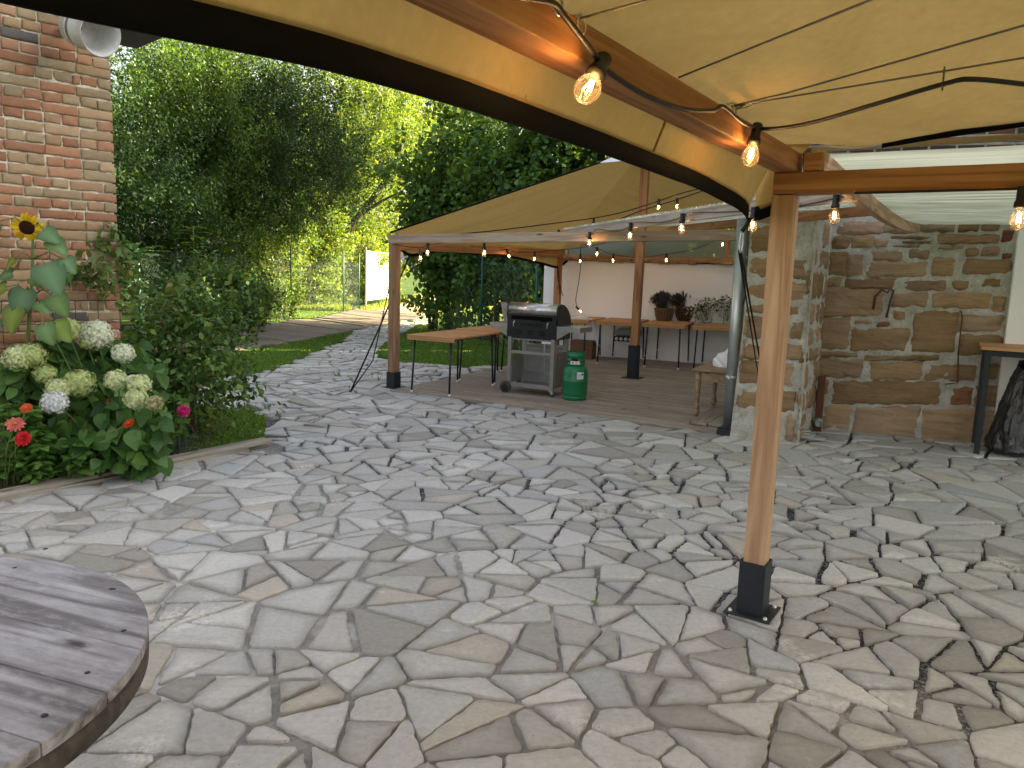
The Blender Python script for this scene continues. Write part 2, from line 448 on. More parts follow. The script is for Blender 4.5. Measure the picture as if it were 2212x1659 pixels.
    vo = m.n('TexVoronoi', {'Scale': 70.0, 'Vector': P}); gcol = m.ramp(m.n('SeparateColor', {0: vo.outputs['Color']}).outputs[0], [(0, (.05, .053, .06)), (.6, (.14, .145, .155)), (.9, (.30, .30, .31)), (1, (.5, .49, .47))])
    gcol = m.mix(m.ramp(vo.outputs['Distance'], [(.3, 0), (.75, .85)]), gcol, (.025, .025, .026))
    m.col(m.mix(zone, sand, gcol))
    hh = m.mix(zone, m.noise(60, None, 6, .7), m.math('SUBTRACT', 1.0, vo.outputs['Distance'])); m.bump(hh, .9, .012); M['bed'] = m.m
    # bricks (per-brick colour)
    m = Mat('old_brick', .85, .15)
    c = m.attr(); n1 = m.noise(14, None, 8, .7); n2 = m.noise(60, None, 6, .7)
    c = m.mix(m.ramp(n1, [(.3, .55), (.7, 0)]), c, m.mix(1, c, (.66, .60, .58), 'MULTIPLY'))
    c = m.mix(m.ramp(n2, [(.6, 0), (.75, .4)]), c, (.55, .45, .36)); m.col(c)
    m.bump(m.math('ADD', n1, m.math('MULTIPLY', n2, .5)), .7, .008); M['brick'] = m.m
    m = Mat('lime_mortar', .95, .1)
    m.col(m.ramp(m.noise(20, None, 8, .7), [(.3, (.45, .39, .30)), (.7, (.78, .72, .59))])); m.bump(m.noise(45, None, 8, .7), .8, .01); M['mortar'] = m.m
    # rubble wall
    m = Mat('sandstone', .9, .12)
    c = m.attr(); ly = m.noise(1.0, m.map((1.6, 1.6, 13)), 6, .68, 1.0); n1 = m.noise(9, None, 8, .7); n2 = m.noise(60, None, 6, .7)
    c = m.mix(m.ramp(ly, [(.36, .6), (.58, 0)]), c, m.mix(1, c, (.52, .46, .40), 'MULTIPLY'))
    c = m.mix(m.ramp(n1, [(.5, 0), (.75, .6)]), c, m.mix(1, c, (1.35, 1.25, 1.1), 'MULTIPLY'))
    c = m.mix(m.ramp(n2, [(.62, 0), (.72, .35)]), c, (.45, .41, .34)); m.col(c)
    m.bump(m.math('ADD', m.math('MULTIPLY', ly, .8), m.math('ADD', n1, m.math('MULTIPLY', n2, .4))), .85, .022); M['sandstone'] = m.m
    m = Mat('wall_mortar', .95, .1)
    c = m.ramp(m.noise(7, None, 9, .72), [(.3, (.30, .28, .235)), (.5, (.46, .445, .39)), (.7, (.60, .585, .535))])
    c = m.mix(m.ramp(m.noise(38, None, 6, .7), [(.3, .5), (.5, 0)]), c, (.17, .155, .13)); m.col(c)
    m.bump(m.math('ADD', m.noise(16, None, 9, .75), m.math('MULTIPLY', m.noise(55, None, 5), .5)), .9, .02); M['wall_mortar'] = m.m
    m = Mat('white_plaster', .9, .15)
    c = m.mix(m.noise(1.6, None, 6), (.84, .835, .83), (.90, .895, .89)); m.col(m.mix(m.ramp(m.noise(5, None, 8), [(.6, 0), (.8, .2)]), c, (.6, .58, .55))); m.bump(m.noise(14, None, 6), .15, .01); M['white_plaster'] = m.m
    m = Mat('clinker_brick', .9, .05)
    b = m.n('TexBrick', {'Vector': m.map((1, 1, 1), 'UV'), 'Color1': (.045, .035, .030, 1), 'Color2': (.12, .055, .036, 1), 'Mortar': (.27, .25, .21, 1), 'Scale': 1.0, 'Mortar Size': .012, 'Brick Width': .25, 'Row Height': .077, 'Bias': -.2})
    m.col(m.mix(m.ramp(m.noise(9), [(.3, .6), (.6, 0)]), b.outputs['Color'], (.03, .028, .028))); m.bump(b.outputs['Fac'], -.6, .01); M['clinker'] = m.m
    m = Mat('wood_soffit', .8); m.col((.06, .055, .05)); M['soffit'] = m.m
    # horn / enamel
    m = Mat('grey_enamel', .45, .4)
    c = m.mix(m.ramp(m.noise(9, None, 8, .7), [(.45, 0), (.7, .75)]), (.50, .50, .49), (.30, .28, .25)); m.col(c); M['horn'] = m.m
    # grounds
    m = Mat('meadow_ground', .95, .1)
    c = m.ramp(m.noise(.6, None, 8, .7), [(.3, (.030, .055, .012)), (.55, (.06, .10, .02)), (.75, (.14, .125, .06))]); m.col(c); m.bump(m.noise(25, None, 6), .8, .03); M['ground'] = m.m
    m = Mat('lawn_soil', .95, .1)
    m.col(m.ramp(m.noise(3, None, 8, .7), [(.3, (.045, .10, .016)), (.64, (.07, .13, .028)), (.82, (.15, .13, .09))])); m.bump(m.noise(40, None, 6), .8, .02); M['lawn'] = m.m
    m = Mat('bed_soil', .95, .1)
    m.col(m.ramp(m.noise(14, None, 9, .75), [(.3, (.045, .034, .025)), (.7, (.15, .12, .092))])); m.bump(m.noise(22, None, 9, .75), 1, .04); M['soil'] = m.m
    m = Mat('sandy_track', .95, .1)
    m.col(m.ramp(m.noise(2.2, None, 8, .7), [(.3, (.22, .17, .10)), (.7, (.42, .34, .22))])); m.bump(m.noise(20, None, 8), .6, .02); M['track'] = m.m
    # barrel-bag plastic
    m = Mat('bin_bag', .28, .6); m.b.inputs['Coat Weight'].default_value = .35; m.b.inputs['Coat Roughness'].default_value = .18; m.col((.010, .010, .013)); m.bump(m.noise(9, m.map((1, 1, .5)), 5, .6, 1.2), .9, .05); M['bag'] = m.m
make_mats()

# ------------------------------------------------------------------ camera, light
cam = bpy.data.objects.new('camera', bpy.data.cameras.new('camera')); COL.objects.link(cam)
right = Vector((cr, sr * sp, sr * cp)); up = Vector((-sr, cr * sp, cr * cp)); fwd = Vector((0, cp, -sp))
Mx = Matrix((right, up, -fwd)).transposed().to_4x4(); Mx.translation = (0, 0, HC); cam.matrix_world = Mx
cam.data.sensor_width = 36; cam.data.lens = F / 2212 * 36; cam.data.clip_end = 2000; cam.data.clip_start = .02
S.camera = cam
SUN_AZ, SUN_EL = 75.0, 22.0
w = bpy.data.worlds.new('World'); S.world = w; w.use_nodes = True; wt = w.node_tree
bg = wt.nodes['Background']; sky = wt.nodes.new('ShaderNodeTexSky'); sky.sky_type = 'NISHITA'; sky.sun_disc = False
sky.sun_elevation = math.radians(SUN_EL); sky.sun_rotation = math.radians(SUN_AZ); sky.dust_density = 4.0; sky.air_density = 1.0; sky.ozone_density = 1.0
hs = wt.nodes.new('ShaderNodeHueSaturation'); hs.inputs['Saturation'].default_value = .42
wt.links.new(sky.outputs[0], hs.inputs['Color']); wt.links.new(hs.outputs[0], bg.inputs['Color']); bg.inputs['Strength'].default_value = .066
sl = bpy.data.lights.new('sun', 'SUN'); sl.energy = 5.0; sl.angle = math.radians(.5); sl.color = (1, .84, .55)
so = bpy.data.objects.new('sun', sl); COL.objects.link(so)
sd = Vector((math.sin(math.radians(SUN_AZ)) * math.cos(math.radians(SUN_EL)), math.cos(math.radians(SUN_AZ)) * math.cos(math.radians(SUN_EL)), math.sin(math.radians(SUN_EL))))
so.rotation_euler = sd.to_track_quat('Z', 'Y').to_euler(); so.location = (20, 20, 30)
vs = S.view_settings; vs.view_transform = 'Standard'; vs.look = 'None'; vs.gamma = 1; vs.exposure = 3.0
S.cycles.max_bounces = 8; S.cycles.transparent_max_bounces = 12; S.cycles.sample_clamp_indirect = 6
from mathutils import noise as mnoise
def fr(p, sc, o=4): return mnoise.fractal(Vector(p) * sc, 1.0, 2.0, o)

# ------------------------------------------------------------------ ground sheets
def sheet(name, poly, z, mat, kind='structure', parent=None):
    me = bpy.data.meshes.new(name); me.from_pydata([(p[0], p[1], z) for p in poly], [], [tuple(range(len(poly)))])
    if parea(poly) < 0: me.flip_normals()
    return tag(link(name, me, parent, mat), kind=kind)

G = lambda x, y: tuple(gp(x, y)[:2])
sheet('ground', [(-300, -300), (300, -300), (300, 300), (-300, 300)], -.05, M['ground'])
T0, T1 = Vector((-3.39, 4.95)), Vector((-2.18, 6.78))          # timber edging line
TD = (T1 - T0).normalized(); TN = Vector((-TD.y, TD.x))         # TN points left, into the bed
PATIO = [(-6.6, .1), (-6.0, 1.0), G(0, 1080), G(580, 962), G(573, 905), G(566, 884), G(480, 884), G(396, 872), G(388, 824), G(480, 815), G(575, 805), G(640, 780), G(680, 760),
         G(740, 738), G(766, 715), G(835, 700), G(925, 691), G(880, 712), G(832, 740), G(809, 765), G(858, 783), G(986, 794), (-.25, 12.9), (-1.45, 10.0), (2.36, 7.85), (2.3, 7.75), (2.83, 7.6), (3.3, 8.3), (4.78, 7.95), (9.5, 6.4), (9.5, .1)]
sheet('patio_bed', PATIO, -.016, M['bed'])
LAWNS = [[G(330, 772), G(460, 762), G(597, 745), G(720, 724), G(764, 716), G(740, 737), G(680, 760), G(640, 780), G(575, 805), G(480, 815), G(390, 825), G(300, 830)],
         [G(385, 873), G(430, 880), G(500, 888), G(560, 886), G(573, 905), G(572, 955), G(540, 966), G(400, 995), G(350, 960)],
         [G(832, 740), G(809, 765), G(858, 783), G(986, 794), (-.2, 12.9), (.2, 13.9), G(1095, 744), G(948, 712), G(905, 700), G(880, 716)],
         [G(300, 735), G(483, 713), G(592, 694), G(696, 683), G(760, 668), (-7.6, 30), (-8.2, 20), (-7.6, 12)]]
for i, p in enumerate(LAWNS): sheet('lawn', p, -.006 - .001 * i, M['lawn'])
sheet('flower_bed_soil', [(-7, 1.3), (-6.2, .95), tuple(T0 - TD * 1.0), tuple(T0), tuple(T1), G(520, 975), G(430, 990), (-2.9, 8.0), (-4, 8), (-7, 4.5)], .006, M['soil'])
sheet('sandy_track', [(-5.9, 25.5), (-2.4, 22.3), (-3.0, 28), (-3.5, 36), (-3.4, 62), (-5.6, 62), (-5.5, 36)], -.03, M['track'])
sheet('path_soil', [G(330, 775), G(345, 742), G(483, 713), G(592, 694), G(696, 683), G(770, 665), G(935, 682), G(835, 702), G(740, 720), G(640, 741), G(440, 769)], -.012, M['soil'])

# ------------------------------------------------------------------ crazy paving
def paving():
    rng = random.Random(5)
    xs = [p[0] for p in PATIO]; ys = [p[1] for p in PATIO]
    def small(x, y):
        d = abs(y - (5.0 - .12 * x))
        return -1.4 < x < 3.2 and d < .95 and fr((x, y, 0), .9, 2) > -.25
    pts = []; cell = .25; grid = {}; ca, sa = math.cos(math.radians(25)), math.sin(math.radians(25)); AN = 1.3
    for _ in range(16000):
        x, y = rng.uniform(-6.8, 9.0), .1 + rng.random() * 24
        if not inside(PATIO, x, y): continue
        sx = x * ca + y * sa; sy = (-x * sa + y * ca) * AN
        r = rng.uniform(.42, .75) * (.5 if small(x, y) else 1); k = (int(sx // cell), int(sy // cell)); ok = True; q = 4
        for i in range(-q, q + 1):
            for j in range(-q, q + 1):
                for (px, py, pr) in grid.get((k[0] + i, k[1] + j), ()):
                    if (px - sx) ** 2 + (py - sy) ** 2 < (.5 * (pr + r)) ** 2: ok = False; break
                if not ok: break
            if not ok: break
        if ok: grid.setdefault(k, []).append((sx, sy, r)); pts.append((sx, sy, r))
    P = np.array(pts); cells = []
    def shatter(p, target, depth=0):
        A = abs(parea(p))
        if A < target or depth > 6: return [p]
        c = pcent(p); L = max(((p[a], p[b]) for a in range(len(p)) for b in range(a)), key=lambda e: (e[0][0] - e[1][0]) ** 2 + (e[0][1] - e[1][1]) ** 2)
        th = math.atan2(L[0][1] - L[1][1], L[0][0] - L[1][0]) + rng.gauss(0, .30); nx, ny = math.cos(th), math.sin(th); o = rng.gauss(0, .10) * math.sqrt(A)
        qx, qy = c[0] + nx * o, c[1] + ny * o; out = []
        for h in (clip(p, qx, qy, nx, ny), clip(p, qx, qy, -nx, -ny)):
            if len(h) > 2: out += shatter(h, max(.02, target * rng.choice([.9, 1, 1, 1.3])), depth + 1)
        return out
    for i, (x, y, r) in enumerate(pts):
        d2 = (P[:, 0] - x) ** 2 + (P[:, 1] - y) ** 2
        nb = np.argsort(d2)[1:28]; poly = [(x - 1, y - 1), (x + 1, y - 1), (x + 1, y + 1), (x - 1, y + 1)]
        for j in nb:
            qx, qy, qr = pts[j]; t = .5 + .25 * (r * r - qr * qr) / max(d2[j], 1e-6); t = min(.68, max(.32, t))
            poly = clip(poly, x + (qx - x) * t, y + (qy - y) * t, qx - x, qy - y)
            if len(poly) < 3: break
        if len(poly) < 3: continue
        wp = [(u * ca - v / AN * sa, u * sa + v / AN * ca) for (u, v) in poly]; c = pcent(wp)
        if small(*c): tg = rng.choice([.045, .06])
        elif c[1] > 7.2: tg = rng.choice([.05, .08, .12])
        elif c[0] > 1.6: tg = rng.choice([.05, .08, .13, .20])
        else: tg = rng.choice([.045, .055, .065, .08, .11])
        cells += shatter(wp, tg)
    V, C, E, F3, F4 = [], [], [], [], []
    pal = [(.46, .457, .447), (.49, .485, .475), (.425, .423, .418), (.39, .382, .365), (.43, .402, .355), (.405, .417, .43), (.52, .515, .503), (.33, .32, .30), (.435, .423, .398)]
    for wp in cells:
        c = pcent(wp)
        if not inside(PATIO, c[0], c[1]): continue
        loose = (c[0] * .62 + c[1] * .62) > 3.4
        p = inset(wp, rng.choice([.004, .005, .007, .009, .012, .017, .022]) if not loose else rng.choice([.006, .009, .013, .018, .025]))
        if not p or abs(parea(p)) < .0025 or (not loose and rng.random() < .014): continue
        if parea(p) < 0: p = p[::-1]
        far = c[1] > 7.5
        q = ragged(p, .032 if not far else .07, .0055 if not far else .008, rng, .22)
        if len(q) < 4: continue
        n = len(q); cx, cy = pcent(q); rr = math.sqrt(abs(parea(q)) / PI)
        z0 = rng.uniform(-.002, .008) if not loose else rng.uniform(.002, .022)
        tx, ty = rng.uniform(-.012, .012), rng.uniform(-.012, .012)
        col = list(pal[rng.choices(range(9), [22, 22, 18, 13, 6, 5 if not loose else 4, 10, 6 if not loose else 12, 9])[0]])
        k = rng.uniform(.88, 1.1); col = [x * k * rng.uniform(.992, 1.008) for x in col]
        b = len(V)
        e0 = rng.choice([0, .2, .5, .8, 1]); rings = [(1.02, -.04, e0), (1.0, -.003, e0), (1 - min(.3, .005 / rr), 0, e0), (1 - min(.55, rng.uniform(.03, .08) / rr), .0004, 1)]
        for (s, dz, e) in rings:
            for (x, y) in q:
                X, Y = cx + (x - cx) * s, cy + (y - cy) * s
                V.append((X, Y, z0 + dz + (X - cx) * tx + (Y - cy) * ty + (rng.uniform(-.0012, .0012) if e else 0))); C.append(col); E.append(e)
        V.append((cx, cy, z0 + .001)); C.append(col); E.append(1)
        for j in range(3):
            for i in range(n):
                i2 = (i + 1) % n
                F4.append((b + j * n + i, b + j * n + i2, b + (j + 1) * n + i2, b + (j + 1) * n + i))
        for i in range(n): F3.append((b + 3 * n + i, b + 3 * n + (i + 1) % n, b + 4 * n))
    me = np_mesh('patio', np.array(V), [np.array(F4), np.array(F3)], np.array(C), True)
    at_ = me.attributes.new('rim', 'FLOAT', 'POINT'); at_.data.foreach_set('value', np.array(E, dtype=np.float32))
    o = tag(link('patio', me, None, M['flag']), kind='structure'); o.location.z = -.002
paving()

# ------------------------------------------------------------------ sleeper path and timber edging
def polyline(pts, t):
    pts = [Vector(p) for p in pts]; L = [0]
    for i in range(1, len(pts)): L.append(L[-1] + (pts[i] - pts[i - 1]).length)
    d = t * L[-1]
    for i in range(1, len(pts)):
        if d <= L[i] or i == len(pts) - 1:
            return pts[i - 1].lerp(pts[i], (d - L[i - 1]) / (L[i] - L[i - 1]))
def sleepers():
    Lp = [G(330, 752), G(483, 716), G(592, 697), G(696, 686), G(770, 668)]; Rp = [G(425, 772), G(640, 740), G(740, 718), G(835, 700), G(930, 685)]
    rng = random.Random(3); n = 52; m = MB()
    for i in range(n):
        t = (i + .5) / n; a, b = polyline(Lp, t), polyline(Rp, t)
        a, b = a.lerp(b, rng.uniform(-.02, .05)), b.lerp(a, rng.uniform(-.02, .06))
        d = b - a; L = d.length; ang = math.atan2(d.y, d.x) + rng.uniform(-.02, .02)
        k = rng.uniform(.7, 1.15)
        m.box(((a.x + b.x) / 2, (a.y + b.y) / 2, -.018 + rng.uniform(-.012, .014)), (L, rng.uniform(.20, .27), .08), Matrix.Rotation(ang, 3, 'Z'))
    tag(m.build('sleeper_path', M['sleeper'], None, .012), kind='structure')
sleepers()
ed = empty('timber_edging', (T0.x, T0.y, 0), 'weathered timber edging laid between the flower bed and the paving', 'edging')
a, b = T0 - TD * 3.4 + TN * .07, T1 + TD * .05 + TN * .07
beam('beam', (a.x, a.y, -.004), (b.x, b.y, .004), .13, .075, M['edging'], ed, bevel=.012)
a, b = T0 - TD * 3.4 - TN * .035, T1 - TD * .25 - TN * .03
beam('board', (a.x, a.y, -.014), (b.x, b.y, -.008), .055, .05, M['edging'], ed, bevel=.006)

# ------------------------------------------------------------------ brick house
BC = Vector((-3.17, 6.2, 0)); BD = -az(43); BN = az(133)
def brick_house():
    h = empty('brick_house', BC, 'old red brick house wall with crumbling pale mortar', 'house')
    rng = random.Random(9); m = MB()
    pal = [(.345, .165, .105), (.37, .19, .125), (.32, .15, .10), (.33, .22, .145), (.31, .22, .15), (.36, .235, .155), (.30, .14, .09), (.34, .20, .13)]
    z = -.1; row = 0
    while z < 4.6:
        hh = rng.uniform(.0745, .079); s = -rng.uniform(.0, .008); x = s; i = rng.randint(0, 1); first = True
        while x < 3.6:
            L = .252 if row % 2 == 0 else .122
            if first and row % 2 == 1: L = rng.choice([.12, .10]);
            if not first and rng.random() < .16: L = rng.choice([.06, .122, .252])
            first = False; L *= rng.uniform(.95, 1.05)
            bh = hh - rng.uniform(.008, .017); bl = L - rng.uniform(.006, .014); d = rng.uniform(-.004, .005)
            col = pal[rng.randrange(8)]; k = rng.uniform(.95, 1.25); col = [col[0] * k, col[1] * k * 1.08, col[2] * k * .97]
            if rng.random() < .012: col = (.13, .115, .11)
            tl = rng.uniform(-.006, .006)
            # rounded, slightly ragged brick face
            ch = rng.uniform(.006, .012); nx, nz = max(2, int(L / .035)), 3; vs = []
            for (ii, dep) in ((0, -.045), (0, d - ch * .7), (ch, d)):
                ring = []
                x0, x1, z0, z1 = x + ii, x + bl - ii, z + ii, z + bh - ii
                for a in range(nx): ring.append((x0 + (x1 - x0) * a / nx, z0))
                for a in range(nz): ring.append((x1, z0 + (z1 - z0) * a / nz))
                for a in range(nx): ring.append((x1 - (x1 - x0) * a / nx, z1))
                for a in range(nz): ring.append((x0, z1 - (z1 - z0) * a / nz))
                jj = .0 if dep < -.04 else .0028
                for (u, w_) in ring:
                    p = BC + BD * (u + rng.uniform(-jj, jj)) + BN * (dep + rng.uniform(-jj, jj) * .6); vs.append((p.x, p.y, w_ + rng.uniform(-jj, jj) + tl * (u - x) / L))
            n = 2 * (nx + nz); fs = [(j * n + q, j * n + (q + 1) % n, (j + 1) * n + (q + 1) % n, (j + 1) * n + q) for j in (0, 1) for q in range(n)]
            p = BC + BD * (x + bl / 2) + BN * (d + rng.uniform(-.001, .002)); vs.append((p.x, p.y, z + bh / 2)); fs += [(2 * n + q, 2 * n + (q + 1) % n, 3 * n) for q in range(n)]
            m.add(vs, fs, col, True); x += L
        z += hh; row += 1
    m.build('wall', M['brick'], h, col=True)
    mo = MB(); nS, nZ = 150, 200; vs = []
    for i in range(nS + 1):
        for j in range(nZ + 1):
            s, zz = 3.6 * i / nS + .012, -.1 + 4.7 * j / nZ; q = fr((s, zz, 0), 14, 4) * .009
            p = BC + BD * s + BN * (-.017 + q * 1.7); vs.append((p.x, p.y, zz))
    mo.add(vs, [(i * (nZ + 1) + j, (i + 1) * (nZ + 1) + j, (i + 1) * (nZ + 1) + j + 1, i * (nZ + 1) + j + 1) for i in range(nS) for j in range(nZ)], (1, 1, 1), True)
    mo.build('mortar', M['mortar'], h)
    b = MB(); Rm = Matrix((BD, BN, Vector((0, 0, 1)))).transposed()
    p = BC + BD * 4.03 - BN * 3.05; b.box((p.x, p.y, 2.2), (8, 6, 4.75), Rm); b.build('house_body', M['brick'], h, col=True)
    e = MB(); p = BC + BD * 3.0 - BN * 2.4; e.box((p.x, p.y, 4.68), (6.9, 5.6, .16), Rm); e.build('roof', M['soffit'], h)
    # a soffit board carried past the corner
    q = MB(); p = BC - BD * .20 - BN * .5; q.box((p.x, p.y, 3.60), (.95, 1.4, .10), Rm); q.build('eave_board', M['soffit'], h)
    # trellis wire in front of the bricks
brick_house()

def horn():
    # drum fixture near the top of the corner; its mouth looks down to the right
    ax = Vector((.86, -.44, -.27)).normalized(); c = on_plane(219, 74, (-2.85, 5.66, 0), (0, 1, 0)) - ax * .13
    t = empty('wall_fixture', c, 'grey enamelled drum fixture clamped high on the brick corner', 'wall lamp')
    q = ax.to_track_quat('Z', 'Y').to_matrix(); m = MB()
    m.lathe([(.0, -.19), (.105, -.19), (.118, -.17), (.122, -.06), (.130, -.055), (.130, -.045), (.124, -.04), (.128, .03), (.137, .10), (.148, .125), (.151, .128), (.148, .130), (.130, .10), (.118, .02), (.112, -.08), (.06, -.12), (0, -.12)], (0, 0, 0), 48, q)
    m.v = [tuple(Vector(v) + c) for v in m.v]; m.build('shade', M['horn'], t)
    b = MB(); b.lathe([(.133, -.10), (.136, -.10), (.136, -.075), (.133, -.075), (.133, -.10)], c, 40, q); b.box(c + q @ Vector((0, .14, -.09)), (.03, .02, .10), q); b.box(c - ax * .22, (.05, .05, .12), q); b.build('clamp', M['horn'], t)
    k = MB(); k.box(c - ax * .112, (.022, .022, .02), q); k.build('terminal', M['rust'], t)
    r = MB(); w0 = c - ax * .20; r.tube([w0, w0 - BN * .25 + Vector((0, 0, .02))], .018, 10); r.build('bracket', M['horn'], t)
horn()

# ------------------------------------------------------------------ stone building on the right
WP = Vector((3.41, 8.26, 0)); WD = az(108); WN = -az(18)
def wall_uv(x, y):
    p = on_plane(x, y, WP, WN); return ((p - WP).dot(WD), p.z)
def s7(x, y): return ((2900 + .72332 * x) / 1.82278, (800 + .72332 * y) / 1.82278)
STONES = [(545, 95, 790, 170), (800, 105, 970, 165), (985, 112, 1195, 160), (470, 78, 540, 122), (515, 180, 610, 250), (625, 180, 745, 248), (752, 193, 828, 245), (1090, 170, 1425, 220),
 (1205, 108, 1320, 156), (1335, 108, 1430, 150), (1440, 145, 1510, 215), (720, 255, 918, 318), (930, 250, 1050, 305), (1250, 245, 1318, 290), (1335, 235, 1430, 285), (1450, 270, 1500, 303), (490, 265, 600, 400), (600, 275, 690, 400),
 (703, 315, 1040, 405), (1062, 297, 1180, 398), (1235, 305, 1490, 390), (440, 400, 575, 455), (590, 410, 875, 468), (900, 418, 1150, 478), (1315, 400, 1470, 460), (1170, 420, 1265, 470),
 (470, 462, 800, 622), (838, 485, 1040, 570), (1065, 490, 1385, 570), (1393, 505, 1465, 590), (845, 577, 925, 638), (425, 620, 610, 795), (640, 638, 750, 658), (757, 643, 845, 677), (622, 680, 930, 808), (960, 592, 1195, 812),
 (1205, 610, 1450, 700), (1210, 715, 1440, 830), (400, 808, 670, 838), (690, 828, 1110, 858), (400, 845, 690, 950), (725, 862, 1010, 965), (1030, 878, 1310, 970), (1340, 870, 1430, 970), (515, 968, 1110, 1095), (1165, 1000, 1290, 1100),
 (420, 960, 505, 1060), (1300, 990, 1450, 1110), (470, 1095, 620, 1232), (640, 1108, 990, 1275), (1003, 1118, 1330, 1305), (1340, 1125, 1470, 1310),
 (840, 180, 1060, 196), (880, 205, 1075, 222), (835, 228, 1000, 240), (1090, 235, 1230, 252)]
SPAL = [(.30, .215, .125), (.33, .24, .14), (.265, .19, .11), (.32, .245, .165), (.35, .265, .17), (.25, .18, .10), (.30, .225, .15), (.34, .27, .19)]
def tone(rng, a, b):
    k = rng.uniform(a, b); c = rng.choice(SPAL); return [c[0] * k * 1.12, c[1] * k * 1.03, c[2] * k]
def stone_add(m, poly, frm, rng, col, dep, thick=.05):
    """pillow stone from an outline in wall coordinates; frm(u, z, d) -> world"""
    n = len(poly); cx, cy = pcent(poly); vs = []; rr = math.sqrt(abs(parea(poly)) / PI)
    for (s, d, j) in ((1.06, dep - thick, 0), (1.03, dep - .022, .004), (1 - .012 / rr, dep - .009, .004), (1 - min(.5, .05 / rr), dep + .003, .003), (.45, dep + .006, .004)):
        for (u, z) in poly: vs.append(frm(cx + (u - cx) * s + rng.uniform(-j, j), cy + (z - cy) * s + rng.uniform(-j, j), d + rng.uniform(-j, j)))
    vs.append(frm(cx, cy, dep + .003))
    fs = [(k * n + i, k * n + (i + 1) % n, (k + 1) * n + (i + 1) % n, (k + 1) * n + i) for k in range(4) for i in range(n)] + [(4 * n + i, 4 * n + (i + 1) % n, 5 * n) for i in range(n)]
    m.add(vs, fs, col, True)
def mortar_grid(m, frm, u0, u1, z0, z1, step, amp, lift=0.0):
    nu, nz = int((u1 - u0) / step), int((z1 - z0) / step); vs = []
    for i in range(nu + 1):
        for j in range(nz + 1):
            u, z = u0 + (u1 - u0) * i / nu, z0 + (z1 - z0) * j / nz; q = frm(u, z, 0)
            vs.append(frm(u, z, lift + amp * (.75 * fr(q, 4.5, 3) + .28 * fr(q, 19, 4))))
    m.add(vs, [(i * (nz + 1) + j, (i + 1) * (nz + 1) + j, (i + 1) * (nz + 1) + j + 1, i * (nz + 1) + j + 1) for i in range(nu) for j in range(nz)], (1, 1, 1), True)
def rect_poly(u0, z0, u1, z1, rng, rag=.012):
    k = rng.uniform(-.012, .012), rng.uniform(-.012, .012)
    return ragged([(u0, z0 + k[0]), (u1, z0 + k[1]), (u1 + k[1], z1), (u0 + k[0], z1)], .05, rag, rng, .2)

